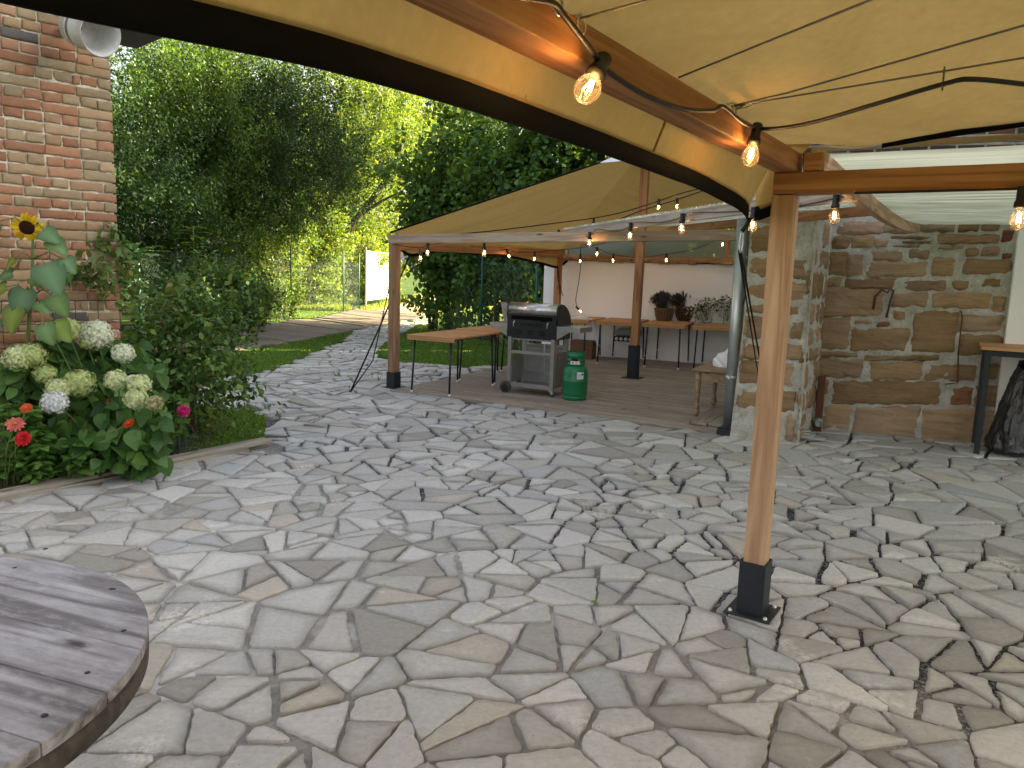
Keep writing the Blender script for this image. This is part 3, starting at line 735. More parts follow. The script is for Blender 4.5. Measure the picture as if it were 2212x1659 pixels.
def stone_house():
    h = empty('stone_building', (5.5, 7.6, 0), 'old rubble sandstone building with thick grey mortar and dark brick above', 'building')
    rng = random.Random(21); m = MB()
    f0 = lambda u, z, d: tuple(WP + WD * u + WN * d + Vector((0, 0, z)))
    for (x0, y0, x1, y1) in STONES:
        a, b = wall_uv(*s7(x0, y1)), wall_uv(*s7(x1, y0)); c, d = wall_uv(*s7(x0, y0)), wall_uv(*s7(x1, y1))
        u0, u1 = (a[0] + c[0]) / 2, (b[0] + d[0]) / 2; poly = ragged([(u0, a[1]), (u1, d[1]), (u1 + .01, b[1]), (u0, c[1])], .05, .012, rng, .22)
        col = tone(rng, .85, 1.12)
        if (x0, y0) in ((1440, 145), (1450, 270), (757, 643)): col = (.24, .09, .065)
        if (x0, y0) == (1165, 1000): col = (.27, .13, .07)
        stone_add(m, poly, f0, rng, col, rng.uniform(.008, .016))
    # further blocks beyond the picture's right edge, and the same stones up behind the roof sheet
    u = 2.6
    for r_ in range(7):
        u = 1.75 + rng.uniform(0, .2)
        while u < 4.2:
            L = rng.uniform(.3, .7); 
            if u > 1.95: stone_add(m, rect_poly(u, .05 + r_ * .34, u + L, .33 + r_ * .34, rng), f0, rng, tone(rng, .85, 1.1), .01)
            u += L + rng.uniform(.03, .07)
    u = -.1
    for r_ in range(2):
        u = -.3
        while u < 4.2:
            L = rng.uniform(.25, .6); stone_add(m, rect_poly(u, 2.36 + r_ * .23, u + L, 2.54 + r_ * .23, rng), f0, rng, tone(rng, .8, 1.05), .008)
            u += L + rng.uniform(.03, .08)
    # the buttress: front face and right flank
    A, B, Cc, Dd = Vector((2.27, 7.63, 0)), Vector((2.85, 7.50, 0)), Vector((3.30, 8.24, 0)), Vector((3.35, 9.3, 0))
    e1 = (B - A).normalized(); n1 = Vector((e1.y, -e1.x, 0)); e2 = (Cc - B).normalized(); n2 = Vector((e2.y, -e2.x, 0)); e3 = (Dd - A).normalized(); n3 = Vector((-e3.y, e3.x, 0))
    batter = lambda z: .05 * max(0, 1 - z / 1.2)
    fA = lambda u, z, d: tuple(A + e1 * u + n1 * (d + .4 * batter(z)) - e1 * batter(z) * (1 - u / .6) + Vector((0, 0, z)))
    fB = lambda u, z, d: tuple(B + e2 * u + n2 * d + n1 * .4 * batter(z) * (1 - u / .9) + Vector((0, 0, z)))
    fC = lambda u, z, d: tuple(A + e3 * u + n3 * d - e1 * batter(z) + Vector((0, 0, z)))
    for (frm, W_, cov) in ((fA, (B - A).length, .9), (fB, (Cc - B).length, .8), (fC, 1.5, .7)):
        z = .0
        while z < 2.5:
            hh = rng.uniform(.12, .34); u = rng.uniform(-.02, .03)
            while u < W_ - .05:
                L = min(rng.uniform(.16, .42), W_ - u - .01)
                if rng.random() < cov and not (frm is fA and z > 1.85 and u > .25):
                    stone_add(m, rect_poly(u + .012, z + .015, u + L - .012, z + hh - .015, rng, .016), frm, rng, tone(rng, .8, 1.1), rng.uniform(.004, .014))
                u += L + .02
            z += hh
    # rough toe stones of the buttress
    m.build('wall', M['sandstone'], h, col=True)
    g = MB(); mortar_grid(g, f0, -.35, 4.3, -.05, 2.85, .018, .024, -.003)
    mortar_grid(g, fA, -.0, (B - A).length + .02, -.05, 2.7, .018, .032, -.003); mortar_grid(g, fB, -.02, (Cc - B).length + .05, -.05, 2.7, .018, .032, -.003); mortar_grid(g, fC, 0, 1.5, -.05, 2.7, .035, .034, .008)
    g.build('mortar', M['wall_mortar'], h)
    # upper wall of dark bricks with uv, and the mass of the building behind
    me = bpy.data.meshes.new('upper_wall'); q = [WP + WD * -.5 - WN * .0 + Vector((0, 0, 2.85)), WP + WD * 24 + Vector((0, 0, 2.85)), WP + WD * 24 + Vector((0, 0, 8.5)), WP + WD * -.5 + Vector((0, 0, 8.5))]
    me.from_pydata([tuple(p) for p in q], [], [(0, 1, 2, 3)]); uv = me.uv_layers.new(name='UVMap')
    for i, c in enumerate(((0, 0), (24.5, 0), (24.5, 5.65), (0, 5.65))): uv.data[i].uv = c
    link('upper_wall', me, h, M['clinker'])
    b = MB(); Rm = Matrix((WD, -WN, Vector((0, 0, 1)))).transposed(); p = WP + WD * 12.0 - WN * 4.55
    b.box((p.x, p.y, 4.2), (24.6, 9.0, 8.5), Rm); b.build('building_body', M['wall_mortar'], h)
    pr = MB(); o = WP + WD * -.6 + WN * .3 + Vector((0, 0, 8.5)); pr.prism([(0, 0), (9.8, 0), (4.9, 3.6)], o, -WN, Vector((0, 0, 1)), WD, 25.2); pr.build('roof', M['rust'], h)
    # white plastered stretch at the right
    w_ = MB(); a = wall_uv(2184, 600)[0]; p = WP + WD * (a + 1.2) + WN * .035; w_.box((p.x, p.y, 1.35), (2.4, .05, 2.6), Rm); w_.build('white_panel', M['white_plaster'], h, .008)
    # ironwork let into the wall
    i = MB(); P = lambda x, y, d: WP + WD * wall_uv(x, y)[0] + WN * d + Vector((0, 0, wall_uv(x, y)[1]))
    i.tube([P(2074, 672, .0), P(2074, 674, .05), P(2076, 682, .055), P(2068, 760, .05), P(2066, 826, .045), P(2040, 829, .03)], .008, 6); i.build('iron_rod', M['rust'], h)
    i = MB(); i.tube([P(1886, 668, .02), P(1890, 640, .035), P(1903, 626, .045), P(1916, 632, .05), P(1921, 622, .05), P(1929, 628, .05), P(1922, 650, .045), P(1914, 686, .025)], .011, 6); i.build('iron_hook', M['rust'], h)
    t = MB(); p0 = Vector((3.30, 8.13, 0)); t.box((p0.x, p0.y, .30), (.075, .05, .62), Rm); t.build('iron_post', M['rust'], h, .006)
    t = MB(); q0 = p0 + WN * .03 + Vector((0, 0, .12)); qm = WN.to_track_quat('Z', 'Y').to_matrix(); t.lathe([(.0, 0), (.05, 0), (.05, .04), (.038, .045), (.038, .09), (.028, .09), (.026, .05), (0, .05)], q0, 18, qm); t.build('pipe_stub', M['galv'], h)
stone_house()

def slates():
    rng = random.Random(2)
    for k in range(5):
        z = .012 + .02 * k; p = Vector((3.02 + rng.uniform(-.04, .06) - .02 * k, 7.66 + rng.uniform(-.03, .08), z)); r = .17 - .018 * k
        poly = ragged([(r * rng.uniform(.8, 1.25) * math.cos(a), r * .8 * rng.uniform(.7, 1.1) * math.sin(a)) for a in (0, 1.1, 2.2, 3.3, 4.3, 5.4)], .05, .005, rng)
        m = MB(); m.prism(poly, p, Vector((1, 0, rng.uniform(-.08, .08))), Vector((0, 1, rng.uniform(-.08, .08))), Vector((0, 0, 1)), .016)
        lab = ['broad slate piece at the bottom of the pile by the buttress', 'slate piece second from the bottom of the pile', 'middle slate piece of the pile beside the buttress', 'slate piece second from the top of the pile', 'smallest slate piece on top of the pile by the buttress'][k]
        tag(m.build('slate_piece', M['slate'], None, .003), lab, 'slate', 'loose slates piled beside the buttress')
slates()

# ------------------------------------------------------------------ deck, white wall behind it
DA = Vector((-1.56, 9.93, 0)); DX = az(119.5); DY = az(27)
def dz(y): return .02 + .0095 * max(0, y)
def deck():
    m = MB(); rng = random.Random(4); y = 0; Rm = Matrix((DX, DY, Vector((0, 0, 1)))).transposed()
    me_pts = []
    k = 0
    while y < 5.6:
        w_ = .138; x0 = -.05 + rng.uniform(-.006, .006); xe = 4.47 if y < 1.65 else 7.0; joints = [x0, rng.uniform(1.2, 3.4), xe]
        for a, b in zip(joints[:-1], joints[1:]):
            m.box(((a + b) / 2, y + w_ / 2, dz(y) - .05 + rng.uniform(-.0015, .0015)), (b - a - .004, w_ - .007, .10))
        y += w_; k += 1
    o = m.build('deck', M['deck'], None, .004, seg=1); o.matrix_basis = Matrix.Translation(DA) @ Rm.to_4x4(); tag(o, kind='structure')
    m = MB()
    for i in range(2): m.box((.5, -.10 - .205 * i, 0), (1.0 - .06 * i, .20, .03))
    o = m.build('deck_ramp', M['deck'], None, .004, seg=1); o.matrix_basis = Matrix.Translation((1.93, 8.22, .045)) @ Matrix.Rotation(math.radians(61.5), 4, 'Z'); tag(o, kind='structure')
deck()
QA = Vector((.545, 14.86, 0)); QD = az(110.5); QN = -az(20.5)
def white_wall():
    h = empty('white_wall', QA, 'white plastered wall with a ragged tile coping behind the deck', 'wall')
    Rm = Matrix((QD, -QN, Vector((0, 0, 1)))).transposed(); m = MB(); p = QA + QD * 3.2 - QN * .14; m.box((p.x, p.y, .92), (6.4, .28, 1.84), Rm); m.build('plaster', M['white_plaster'], h, .01)
    t = MB(); rng = random.Random(8); u = .0
    while u < 6.3:
        L = rng.uniform(.14, .24); p = QA + QD * (u + L / 2) - QN * .08
        t.box((p.x, p.y, 1.86 + rng.uniform(-.012, .012)), (L * .97, .44 + rng.uniform(-.03, .03), rng.uniform(.03, .06)), Rm @ Matrix.Rotation(rng.uniform(-.06, .06), 3, 'Y') @ Matrix.Rotation(rng.uniform(-.05, .05), 3, 'X')); u += L
    t.build('tile_coping', M['tile'], h, .012)
    s = empty('glazed_screen', QA + Vector((0, 0, 1.9)), 'wooden framed glazed screen standing on the white wall', 'screen')
    def pt(u, z): q = QA + QD * u - QN * .12; return (q.x, q.y, z)
    beam('rail', pt(.35, 1.915), pt(6, 1.915), .06, .07, M['larch'], s); beam('rail', pt(.35, 2.42), pt(6, 2.42), .06, .06, M['larch'], s)
    for u in (.40, 1.72, 3.35, 4.6): beam('stile', pt(u, 1.95), pt(u, 2.39), .06, .06, M['larch'], s, up=QD)
    for u0, u1 in ((.43, 1.69), (1.75, 3.32), (3.38, 4.57)):
        g = MB(); q = QA + QD * (u0 + u1) / 2 - QN * .12; g.box((q.x, q.y, 2.17), (u1 - u0, .006, .44), Rm); g.build('pane', M['pane'], s)
white_wall()

# ------------------------------------------------------------------ near canopy: timber frame, canvas, wires
O = Vector((1.14, 3.55, 0)); U = az(33); Vv = az(123); Z = Vector((0, 0, 1))
def fp(u, v, z): return O + U * u + Vv * v + Z * z
def on_v(x, y, v): return on_plane(x, y, fp(0, v, 0), Vv)
def on_u(x, y, u): return on_plane(x, y, fp(u, 0, 0), U)
RF = Matrix((U, -Vv, Z)).transposed()
def shoe(post, c, w, h, plate, bolts=True):
    s = MB(); t = .006
    for (a, b, sx, sy) in ((w / 2, 0, t, w + t), (-w / 2, 0, t, w + t), (0, w / 2, w - t, t), (0, -w / 2, w - t, t)):
        s.box(c + RF @ Vector((a, b, h / 2 + .008)), (sx, sy, h), RF)
    s.build('shoe', M['black_metal'], post, .002)
    p = MB(); p.box(c + Vector((0, 0, .012)), (plate, plate, .008), RF); p.build('base_plate', M['black_metal'], post, .002)
    if bolts:
        for sx in (-1, 1):
            for sy in (-1, 1):
                b = MB(); b.lathe([(0, .012), (.008, .012), (.011, .004), (.011, 0)], c + RF @ Vector((sx * plate * .38, sy * plate * .38, .016)), 6); b.build('bolt', M['zinc'], post)
nf = empty('pergola', fp(.05, .05, 0), 'larch post and beam frame carrying the near canvas canopy', 'pergola frame')
po = beam('post', fp(.05, .05, .02), fp(.05, .05, 1.992), .1, .1, M['larch_pale'], nf, up=U, bevel=.006)
def repost(post, ctr):
    e = empty('x', (0, 0, 0)); bpy.data.objects.remove(e)
class P0:  # sub-parts of a rotated post are parented with an exact inverse
    pass
def sub(o, parent):
    m = o.matrix_basis.copy() if o.parent is None else Matrix.Translation(wloc(o.parent)) @ o.matrix_basis
    o.parent = parent; pm = parent.matrix_basis.copy(); q = parent.parent
    if q is not None: pm = Matrix.Translation(wloc(q)) @ pm
    o.matrix_basis = pm.inverted() @ m
def shoe_for(post, frame, c, w, h, plate, bolts=True):
    before = set(bpy.data.objects); shoe(frame, c, w, h, plate, bolts)
    for o in set(bpy.data.objects) - before: sub(o, post)
shoe_for(po, nf, fp(.05, .05, .004), .118, .26, .22)
beam('beam', fp(-4.5, .05, 2.134), fp(.105, .05, 2.134), .1, .085, M['larch'], nf)
beam('beam', fp(.05, .002, 2.042), fp(.05, 4.6, 2.042), .1, .094, M['larch'], nf)
beam('packing_block', fp(.03, .125, 2.13), fp(.03, .20, 2.13), .06, .078, M['larch'], nf)
beam('post', fp(-4.45, .05, .02), fp(-4.45, .05, 2.09), .1, .1, M['larch_pale'], nf, up=U)
beam('post', fp(.05, 4.5, .02), fp(.05, 4.5, 1.99), .1, .1, M['larch_pale'], nf, up=U)

def interp(tab, x):
    for (a, b), (c, d) in zip(tab[:-1], tab[1:]):
        if x <= c: return b + (d - b) * (x - a) / (c - a)
    return tab[-1][1]
def smoothi(tab, x, h=.12): return (interp(tab, x - h) + interp(tab, x) * 2 + interp(tab, x + h)) / 4
EDGE2 = [(-.2, 2.235), (.0, 2.236), (.16, 2.222), (.33, 2.198), (.64, 2.24), (.92, 2.263), (1.5, 2.32), (2.25, 2.36), (3.2, 2.3), (4.3, 2.2), (5, 2.17)]
LOW1 = [(-5, 1.86), (-4.45, 1.875), (-3.12, 1.916), (-2.6, 1.957), (-2.2, 1.966), (-1.53, 1.962), (-.76, 1.948), (-.14, 1.908), (.1, 1.89)]
def near_canvas():
    t = empty('canvas_canopy', fp(-2.1, 2.2, 2.2), 'tan canvas canopy stretched over the near timber frame', 'canopy')
    n, k = 90, 90; V_ = []
    for i in range(n + 1):
        u = -4.5 + 4.64 * i / n
        for j in range(k + 1):
            v = 4.55 * j / k; s, q = (u + 4.5) / 4.64, v / 4.55
            f = (1 - abs(2 * s - 1)) ** .85 * (1 - abs(2 * q - 1)) ** .85
            e2 = smoothi(EDGE2, v); z = 2.181 + (e2 - 2.181) * s ** 6 + 1.05 * f
            if i == 0 or j == 0: pass
            # creases running out of the corner at the post and along the beams
            d = math.hypot(u, v - .05); ang = math.atan2(v, -u + .2)
            z += .012 * (math.sin(ang * 17) + .6 * math.sin(ang * 31 + 1)) * math.exp(-d * .55) * min(1, d * 2.2) * min(1, v * 6)
            z += .010 * fr((u, v, 3), 1.7, 3) * min(1, v * 3) + .003 * fr((u * 3, v * 3, 1), 3, 3) * min(1, v * 3)
            V_.append(tuple(fp(u, v, z)))
    idx = lambda i, j: i * (k + 1) + j
    Fq = np.array([(idx(i, j), idx(i + 1, j), idx(i + 1, j + 1), idx(i, j + 1)) for i in range(n) for j in range(k)])
    link('roof_cloth', np_mesh('roof_cloth', np.array(V_), Fq, None, True), t, M['canvas'])
    # valance hanging outside the beam, seam rib, black webbing
    n = 120; V_, W = [], []
    for i in range(n + 1):
        u = -4.5 + 4.62 * i / n; lo = smoothi(LOW1, u); out = -.072
        tip = max(0, (u + .35) / .47); out -= .06 * tip ** 2; lo += .0 * tip
        for j in range(9):
            q = j / 8; v = -.004 + (out + .004) * (q ** .7); z = 2.182 + (lo + .055 - 2.182) * q + .006 * math.sin(u * 9 + q * 3) * q * (1 - q)
            z += 0; v += (.004 * q + .02 * q * (1 - q)) * fr((u * 2.2, q * .6, 5), 1.6, 3)
            V_.append(tuple(fp(u, v, z)))
        for (dz_, dv) in ((.068, -.003), (.060, -.006), (.03, -.006), (.0, -.006), (.0, .002), (.055, .002)):
            W.append(tuple(fp(u, out + dv + .004 * fr((u * 2.2, .6, 5), 1.6, 3), lo + dz_)))
    Fv = np.array([(i * 9 + j, (i + 1) * 9 + j, (i + 1) * 9 + j + 1, i * 9 + j + 1) for i in range(n) for j in range(8)])
    link('valance', np_mesh('valance', np.array(V_), Fv, None, True), t, M['canvas'])
    Fw = np.array([(i * 6 + j, (i + 1) * 6 + j, (i + 1) * 6 + (j + 1) % 6, i * 6 + (j + 1) % 6) for i in range(n) for j in range(6)])
    link('edge_webbing', np_mesh('edge_webbing', np.array(W), Fw), t, M['webbing'])
    for u0 in (-1.2, -3.0):
        s = MB(); lo = smoothi(LOW1, u0); s.tube([fp(u0, -.006, 2.17), fp(u0 + .004, -.035, 2.09), fp(u0, -.062, lo + .06)], .0045, 6); s.build('seam', M['canvas'], t)
    # second valance, round the corner and rising into the arched front edge
    LOW2 = [(-.16, 1.885), (-.04, 1.90), (.02, 1.96), (.08, 2.12), (.12, 2.188), (.5, 2.195)]
    V_, W = [], []; n = 30
    for i in range(n + 1):
        v = -.115 + .49 * i / n; lo = smoothi(LOW2, v, .04); hi = max(lo + .001, smoothi(EDGE2, v, .05) if v > 0 else 2.236 + v * .5)
        uo = .11 + .05 * max(0, 1 - (v + .115) / .3)
        for j in range(7): q = j / 6; V_.append(tuple(fp(.125 + (uo - .125) * q + .006 * math.sin(v * 40 + q), v, hi + (max(lo, min(hi, lo + .05)) - hi) * q)))
        if v < .1:
            for (a, b) in ((.066, .004), (0, .004), (0, -.003), (.066, -.003)): W.append(tuple(fp(uo + b, v, lo + a)))
    nw = len(W) // 4
    for i in range(50):
        v = .33 + (4.5 - .33) * (i + 1) / 50; e = smoothi(EDGE2, v)
        for (a, b) in ((.03, .012), (-.012, .012), (-.012, .004), (.03, .004)): W.append(tuple(fp(.14 + b, v, e + a - .006)))
    Fv = np.array([(i * 7 + j, (i + 1) * 7 + j, (i + 1) * 7 + j + 1, i * 7 + j + 1) for i in range(n) for j in range(6)])
    link('valance', np_mesh('valance', np.array(V_), Fv, None, True), t, M['canvas'])
    Fw = np.array([(i * 4 + j, (i + 1) * 4 + j, (i + 1) * 4 + (j + 1) % 4, i * 4 + (j + 1) % 4) for i in list(range(nw - 1)) + list(range(nw, nw + 49)) for j in range(4)])
    link('edge_webbing', np_mesh('edge_webbing', np.array(W), Fw), t, M['webbing'])
    # guy rope from the corner tip down behind the post, with a shackle
    tip = fp(.12, -.125, 1.90)
    g = empty('guy_rope', tip, 'black guy rope with steel shackle tied down from the near canopy corner', 'rope', 'guy ropes of the canopies')
    r = MB(); k1 = on_plane(1603, 500, tip, (0, 1, 0)); a = k1; gnd = gp(1660, 905, .01)
    r.tube([tip, tip + (a - tip) * .5 + Vector((.004, 0, 0)), a], .010, 8); r.tube([a + Vector((0, 0, -.09)), a + (gnd - a) * .5, gnd], .006, 8); r.tube([a + Vector((-.006, .01, -.09)), a + (gnd - a) * .5 + Vector((-.03, .02, 0)), gnd], .005, 8); r.build('rope', M['rope'], g)
    s = MB(); s.tube([a + Vector((0.008 * math.cos(q), 0, -.05 + .05 * math.sin(q))) for q in np.linspace(0, 2 * PI, 16)], .004, 6, cap=False); s.build('shackle', M['galv'], g)
near_canvas()

def near_wires():
    specs = [((1246, 42), [(1400, 0)], 'steel wire under the canvas starting at the ring beside the upper bulb'), ((1467, 167), [(1880, 0)], 'steel wire crossing the canvas midway between the two near bulbs'),
             ((1580, 229), [(1700, 201), (2212, 55)], 'upper of the two steel wires fanning out from the hook beside the lower near bulb'), ((1580, 231), [(1700, 210), (2212, 125)], 'lower steel wire with a clip from the hook beside the lower near bulb')]
    for i, (a, ps, lab) in enumerate(specs):
        p = on_v(a[0], a[1], .105); q = [gp(x, y, 2.17) for x, y in ps]; d = (q[-1] - (q[-2] if len(q) > 1 else p)); end = q[-1] + d.normalized() * 2.4
        t = empty('steel_wire', p, lab, 'wire', 'tension wires under the near canvas')
        m = MB(); m.tube([p] + q + [end], .0028, 6); m.build('cable', M['wire'], t)
        if i in (0, 2):
            h = MB(); c = p + Vv * .012 - Z * .012
            h.tube([c + U * .018 * math.sin(k) + Z * .020 * math.cos(k) for k in np.linspace(.4, 5.6, 16)], .0032, 6); h.tube([c + Z * .02 - Vv * .03, c + Z * .02], .003, 6); h.build('hook', M['galv'], t)
            if i == 2:
                l = MB(); e = q[0]; l.tube([c, c.lerp(e, .35) + Z * .006, c.lerp(e, .6), c.lerp(e, .35) - Z * .006, c], .0022, 6); l.build('link', M['galv'], t)
        if i == 3:
            c = gp(2040, 150, 2.172); h = MB(); h.tube([c + Z * .004 + U * .006, c + Z * .006 - U * .006, c - Z * .05 - U * .006, c - Z * .052 + U * .006, c + Z * .004 + U * .006], .002, 6); h.build('clip', M['wire'], t)
    e = empty('ring_hook', on_v(1205, 15, .11), 'steel ring holding the light cable on the beam above the upper near bulb', 'hook')
    c = on_v(1207, 12, .125); h = MB(); h.tube([c + U * .017 * math.sin(k) + Z * .019 * math.cos(k) for k in np.linspace(0, 5.8, 18)], .0034, 6); h.tube([c + Z * .019 - Vv * .03, c + Z * .019], .0034, 6); h.build('ring', M['galv'], e)
near_wires()

# ------------------------------------------------------------------ string lights
def lathe_mesh(name, prof, mat, n=20):
    m = MB(); m.lathe(prof, (0, 0, 0), n); o = m.build(name, mat); me = o.data; bpy.data.objects.remove(o); return me
BULB = lathe_mesh('bulb', [(.0115, -.052), (.013, -.062), (.020, -.076), (.0265, -.090), (.0298, -.105), (.0292, -.118), (.024, -.131), (.014, -.1395), (0, -.142)], M['bulb'], 24)
SOCK = lathe_mesh('socket', [(0, .022), (.0185, .022), (.019, .018), (.0175, .014), (.0180, -.030), (.0225, -.034), (.0235, -.048), (.0225, -.057), (.0, -.057)], M['cable'], 18)
def fil():
    m = MB()
    for k in range(4):
        a = k * PI / 2; m.tube([(.005 * math.cos(a), .005 * math.sin(a), -.076), (.0085 * math.cos(a + .5), .0085 * math.sin(a + .5), -.113)], .0012, 6)
    o = m.build('filament', M['filament']); me = o.data; bpy.data.objects.remove(o); return me
FIL = fil()
def catmull(ps, k=6):
    ps = [Vector(p) for p in ps]; out = []
    for i in range(len(ps) - 1):
        a, b, c, d = ps[max(i - 1, 0)], ps[i], ps[i + 1], ps[min(i + 2, len(ps) - 1)]
        for j in range(k):
            t = j / k; out.append(.5 * (2 * b + (c - a) * t + (2 * a - 5 * b + 4 * c - d) * t * t + (3 * b - a - 3 * c + d) * t ** 3))
    return out + [ps[-1]]
def string_light(label, pts, bulbs, r=.0045, lamp=0.0, flat=None):
    t = empty('string_light', pts[0], label, 'string light')
    m = MB(); m.tube(catmull(pts), r, 8, flat=flat); m.build('cord', M['cable'], t)
    for (p, d) in bulbs:
        p = Vector(p); d = Vector(d).normalized(); q = (-d).to_track_quat('Z', 'Y')
        for nm, me in (('socket', SOCK), ('bulb', BULB)):
            o = bpy.data.objects.new(nm, me); COL.objects.link(o); o.parent = t; o.rotation_mode = 'QUATERNION'; o.rotation_quaternion = q; o.location = p - wloc(t)
        f = bpy.data.objects.new('filament', FIL); COL.objects.link(f); f.parent = o
        if lamp:
            l = bpy.data.lights.new('bulb_glow', 'POINT'); l.energy = lamp; l.color = (1, .52, .19); l.shadow_soft_size = .012
            lo = bpy.data.objects.new('bulb_glow', l); COL.objects.link(lo); lo.parent = o; lo.location = (0, 0, -.097)
    return t
DN = (0, 0, -1)
v0 = .14
pA = [on_v(x, y, v0) for x, y in ((1040, -22), (1120, -6), (1192, 6), (1222, 38), (1292, 128), (1318, 158), (1400, 208), (1480, 236), (1540, 238), (1562, 230), (1600, 262), (1634, 276))]
pA += [gp(x, y, 2.135) for x, y in ((1680, 277), (1760, 263), (1900, 222), (2040, 181), (2100, 171), (2212, 182), (2350, 200))]
pA += [pA[-1] + Vv * .55 - U * .1 - Z * .03, pA[-1] + Vv * 1.2 - U * .2 + Z * .03, pA[-1] + Vv * 2.6 - U * .35]
b1, b1e = on_v(1299, 138, v0), on_v(1240, 246, v0 + .02); b2, b2e = on_v(1634, 282, v0), on_v(1617, 355, v0)
string_light('black light cable with two glowing bulbs along the near sloping beam', pA, [(b1, b1e - b1), (b2, b2e - b2)], .0068, .17)
pB = [fp(-.012, v, 1.99) for v in (.35, .6, .85, 1.05, 1.5, 2.2)]; pb = on_u(2208, 415, -.02)
string_light('light cable under the near cross beam with one bulb at the right edge', pB, [(Vector((pb.x, pb.y, 1.975)), DN)], .005, .08)

# ------------------------------------------------------------------ corrugated roofs
FA, FB = Vector((.60, 9.72, 2.098)), Vector((1.84, 4.30, 2.098)); FD = (FB - FA).normalized(); FN = Vector((-FD.y, FD.x, 0)) ; FN = FN if FN.x > 0 else -FN
C0, C1 = Vector((1.315, 3.49, 2.137)), Vector((4.06, 7.98, 2.175))
def c_pt(t, dz=0.0): p = C0.lerp(C1, t); p.z += dz - .075 * 4 * t * (1 - t) * (.6 + .4 * t); return p
def roofs():
    r2 = empty('corrugated_roof', C0, 'translucent corrugated roof over the gap beside the stone wall with a bowed rafter', 'roof')
    m = MB(); n = 24; CD = (C1 - C0).normalized(); CNn = Vector((CD.y, -CD.x, 0)); vs = []
    for i in range(n + 1):
        p = c_pt(i / n)
        for (a, b) in ((-.026, -.045), (.026, -.045), (.026, .045), (-.026, .045)): vs.append(p + CNn * a + Z * b)
    fs = [(i * 4 + j, i * 4 + (j + 1) % 4, (i + 1) * 4 + (j + 1) % 4, (i + 1) * 4 + j) for i in range(n) for j in range(4)] + [(0, 3, 2, 1), (n * 4, n * 4 + 1, n * 4 + 2, n * 4 + 3)]
    m.add([v - C0 for v in vs], fs); Rb = Matrix.Rotation(math.radians(90 - 31.7), 4, 'Z')
    m.v = [tuple(Rb.inverted() @ Vector(v)) for v in m.v]; o = m.build('rafter', M['larch_pale'], r2, .004); o.matrix_basis = Rb
    # sheet, corrugations parallel to the cross beam
    rows, V_ = 620, []; cols = 14
    L = (C1 - C0).length
    for i in range(rows + 1):
        t = .035 + .985 * i / rows; base = c_pt(min(t, 1), .052)
        if t > 1: base = base + (C1 - C0) * (t - 1)
        dist = t * L
        for j in range(cols + 1):
            v = -.03 + 4.3 * j / cols; p = base + Vv * v + U * (.26 * v * t) + Z * (.010 * math.sin(2 * PI * dist / .076) + .010 * fr((v * .8, t * 5, 2), 1.4, 2)); V_.append(tuple(p))
    Fq = np.array([(i * (cols + 1) + j, (i + 1) * (cols + 1) + j, (i + 1) * (cols + 1) + j + 1, i * (cols + 1) + j + 1) for i in range(rows) for j in range(cols)])
    link('corrugated_sheet', np_mesh('corrugated_sheet', np.array(V_), Fq, None, True), r2, M['poly'])
    beam('edge_board', fp(.16, .12, 2.205), fp(.16, 4.4, 2.225), .03, .024, M['rail_grey'], r2, bevel=.002)
    r1 = empty('corrugated_roof', FA, 'translucent corrugated roof with a weathered grey front rail between the two canopies', 'roof')
    beam('front_rail', FA, FB, .045, .085, M['rail_grey'], r1)
    B0, B1 = Vector((1.95, 10.2, 2.205)), Vector((3.0, 6.25, 2.205)); beam('purlin', B0, B1, .05, .085, M['larch'], r1)
    H = Vector((FD.y, -FD.x, 0)); H = H if H.x > 0 else -H
    V_ = []; rows, cols = 520, 8; Ls = (FB - FA).length
    cd = (C1 - C0); 
    for i in range(rows + 1):
        for j in range(cols + 1):
            nn = -.035 + 2.3 * j / cols; base = FA + H * nn
            # where this row meets the bowed rafter
            den = FD.x * cd.y - FD.y * cd.x; smax = ((C0.x - base.x) * cd.y - (C0.y - base.y) * cd.x) / den; smax = min(smax, Ls + .1)
            s = -.02 + (smax + .02) * i / rows; sd_ = s
            p = base + FD * s; z = 2.098 + .055 + nn * .078 + .011 * (1 if (int(sd_ / .037) % 2) else -1) * (1 - abs(2 * ((sd_ / .037) % 1) - 1)); V_.append((p.x, p.y, z))
    Fq = np.array([(i * (cols + 1) + j, (i + 1) * (cols + 1) + j, (i + 1) * (cols + 1) + j + 1, i * (cols + 1) + j + 1) for i in range(rows) for j in range(cols)])
    link('corrugated_sheet', np_mesh('corrugated_sheet', np.array(V_), Fq), r1, M['poly_far'])
roofs()
def on_f(x, y, d=.04): return on_plane(x, y, FA - FN * d, FN)
cb = [((1207, 500), (1207, 512)), ((1274, 506), (1274, 510)), ((1362, 486), (1361, 492)), ((1474, 467), (1473, 472)), ((1628, 455), (1628, 462)), ((1806, 428), (1805, 434))]
ptsC = [on_f(x, y) for x, y in ((1209, 500), (1240, 512), (1276, 508), (1290, 495), (1330, 500), (1364, 488), (1378, 480), (1430, 480), (1476, 468), (1490, 460), (1560, 458), (1630, 455), (1720, 446), (1806, 428), (1830, 424))]
string_light('light cable with six bulbs clipped along the weathered grey roof rail', ptsC, [(on_f(*a), DN) for a, b in cb], .0045, .05)

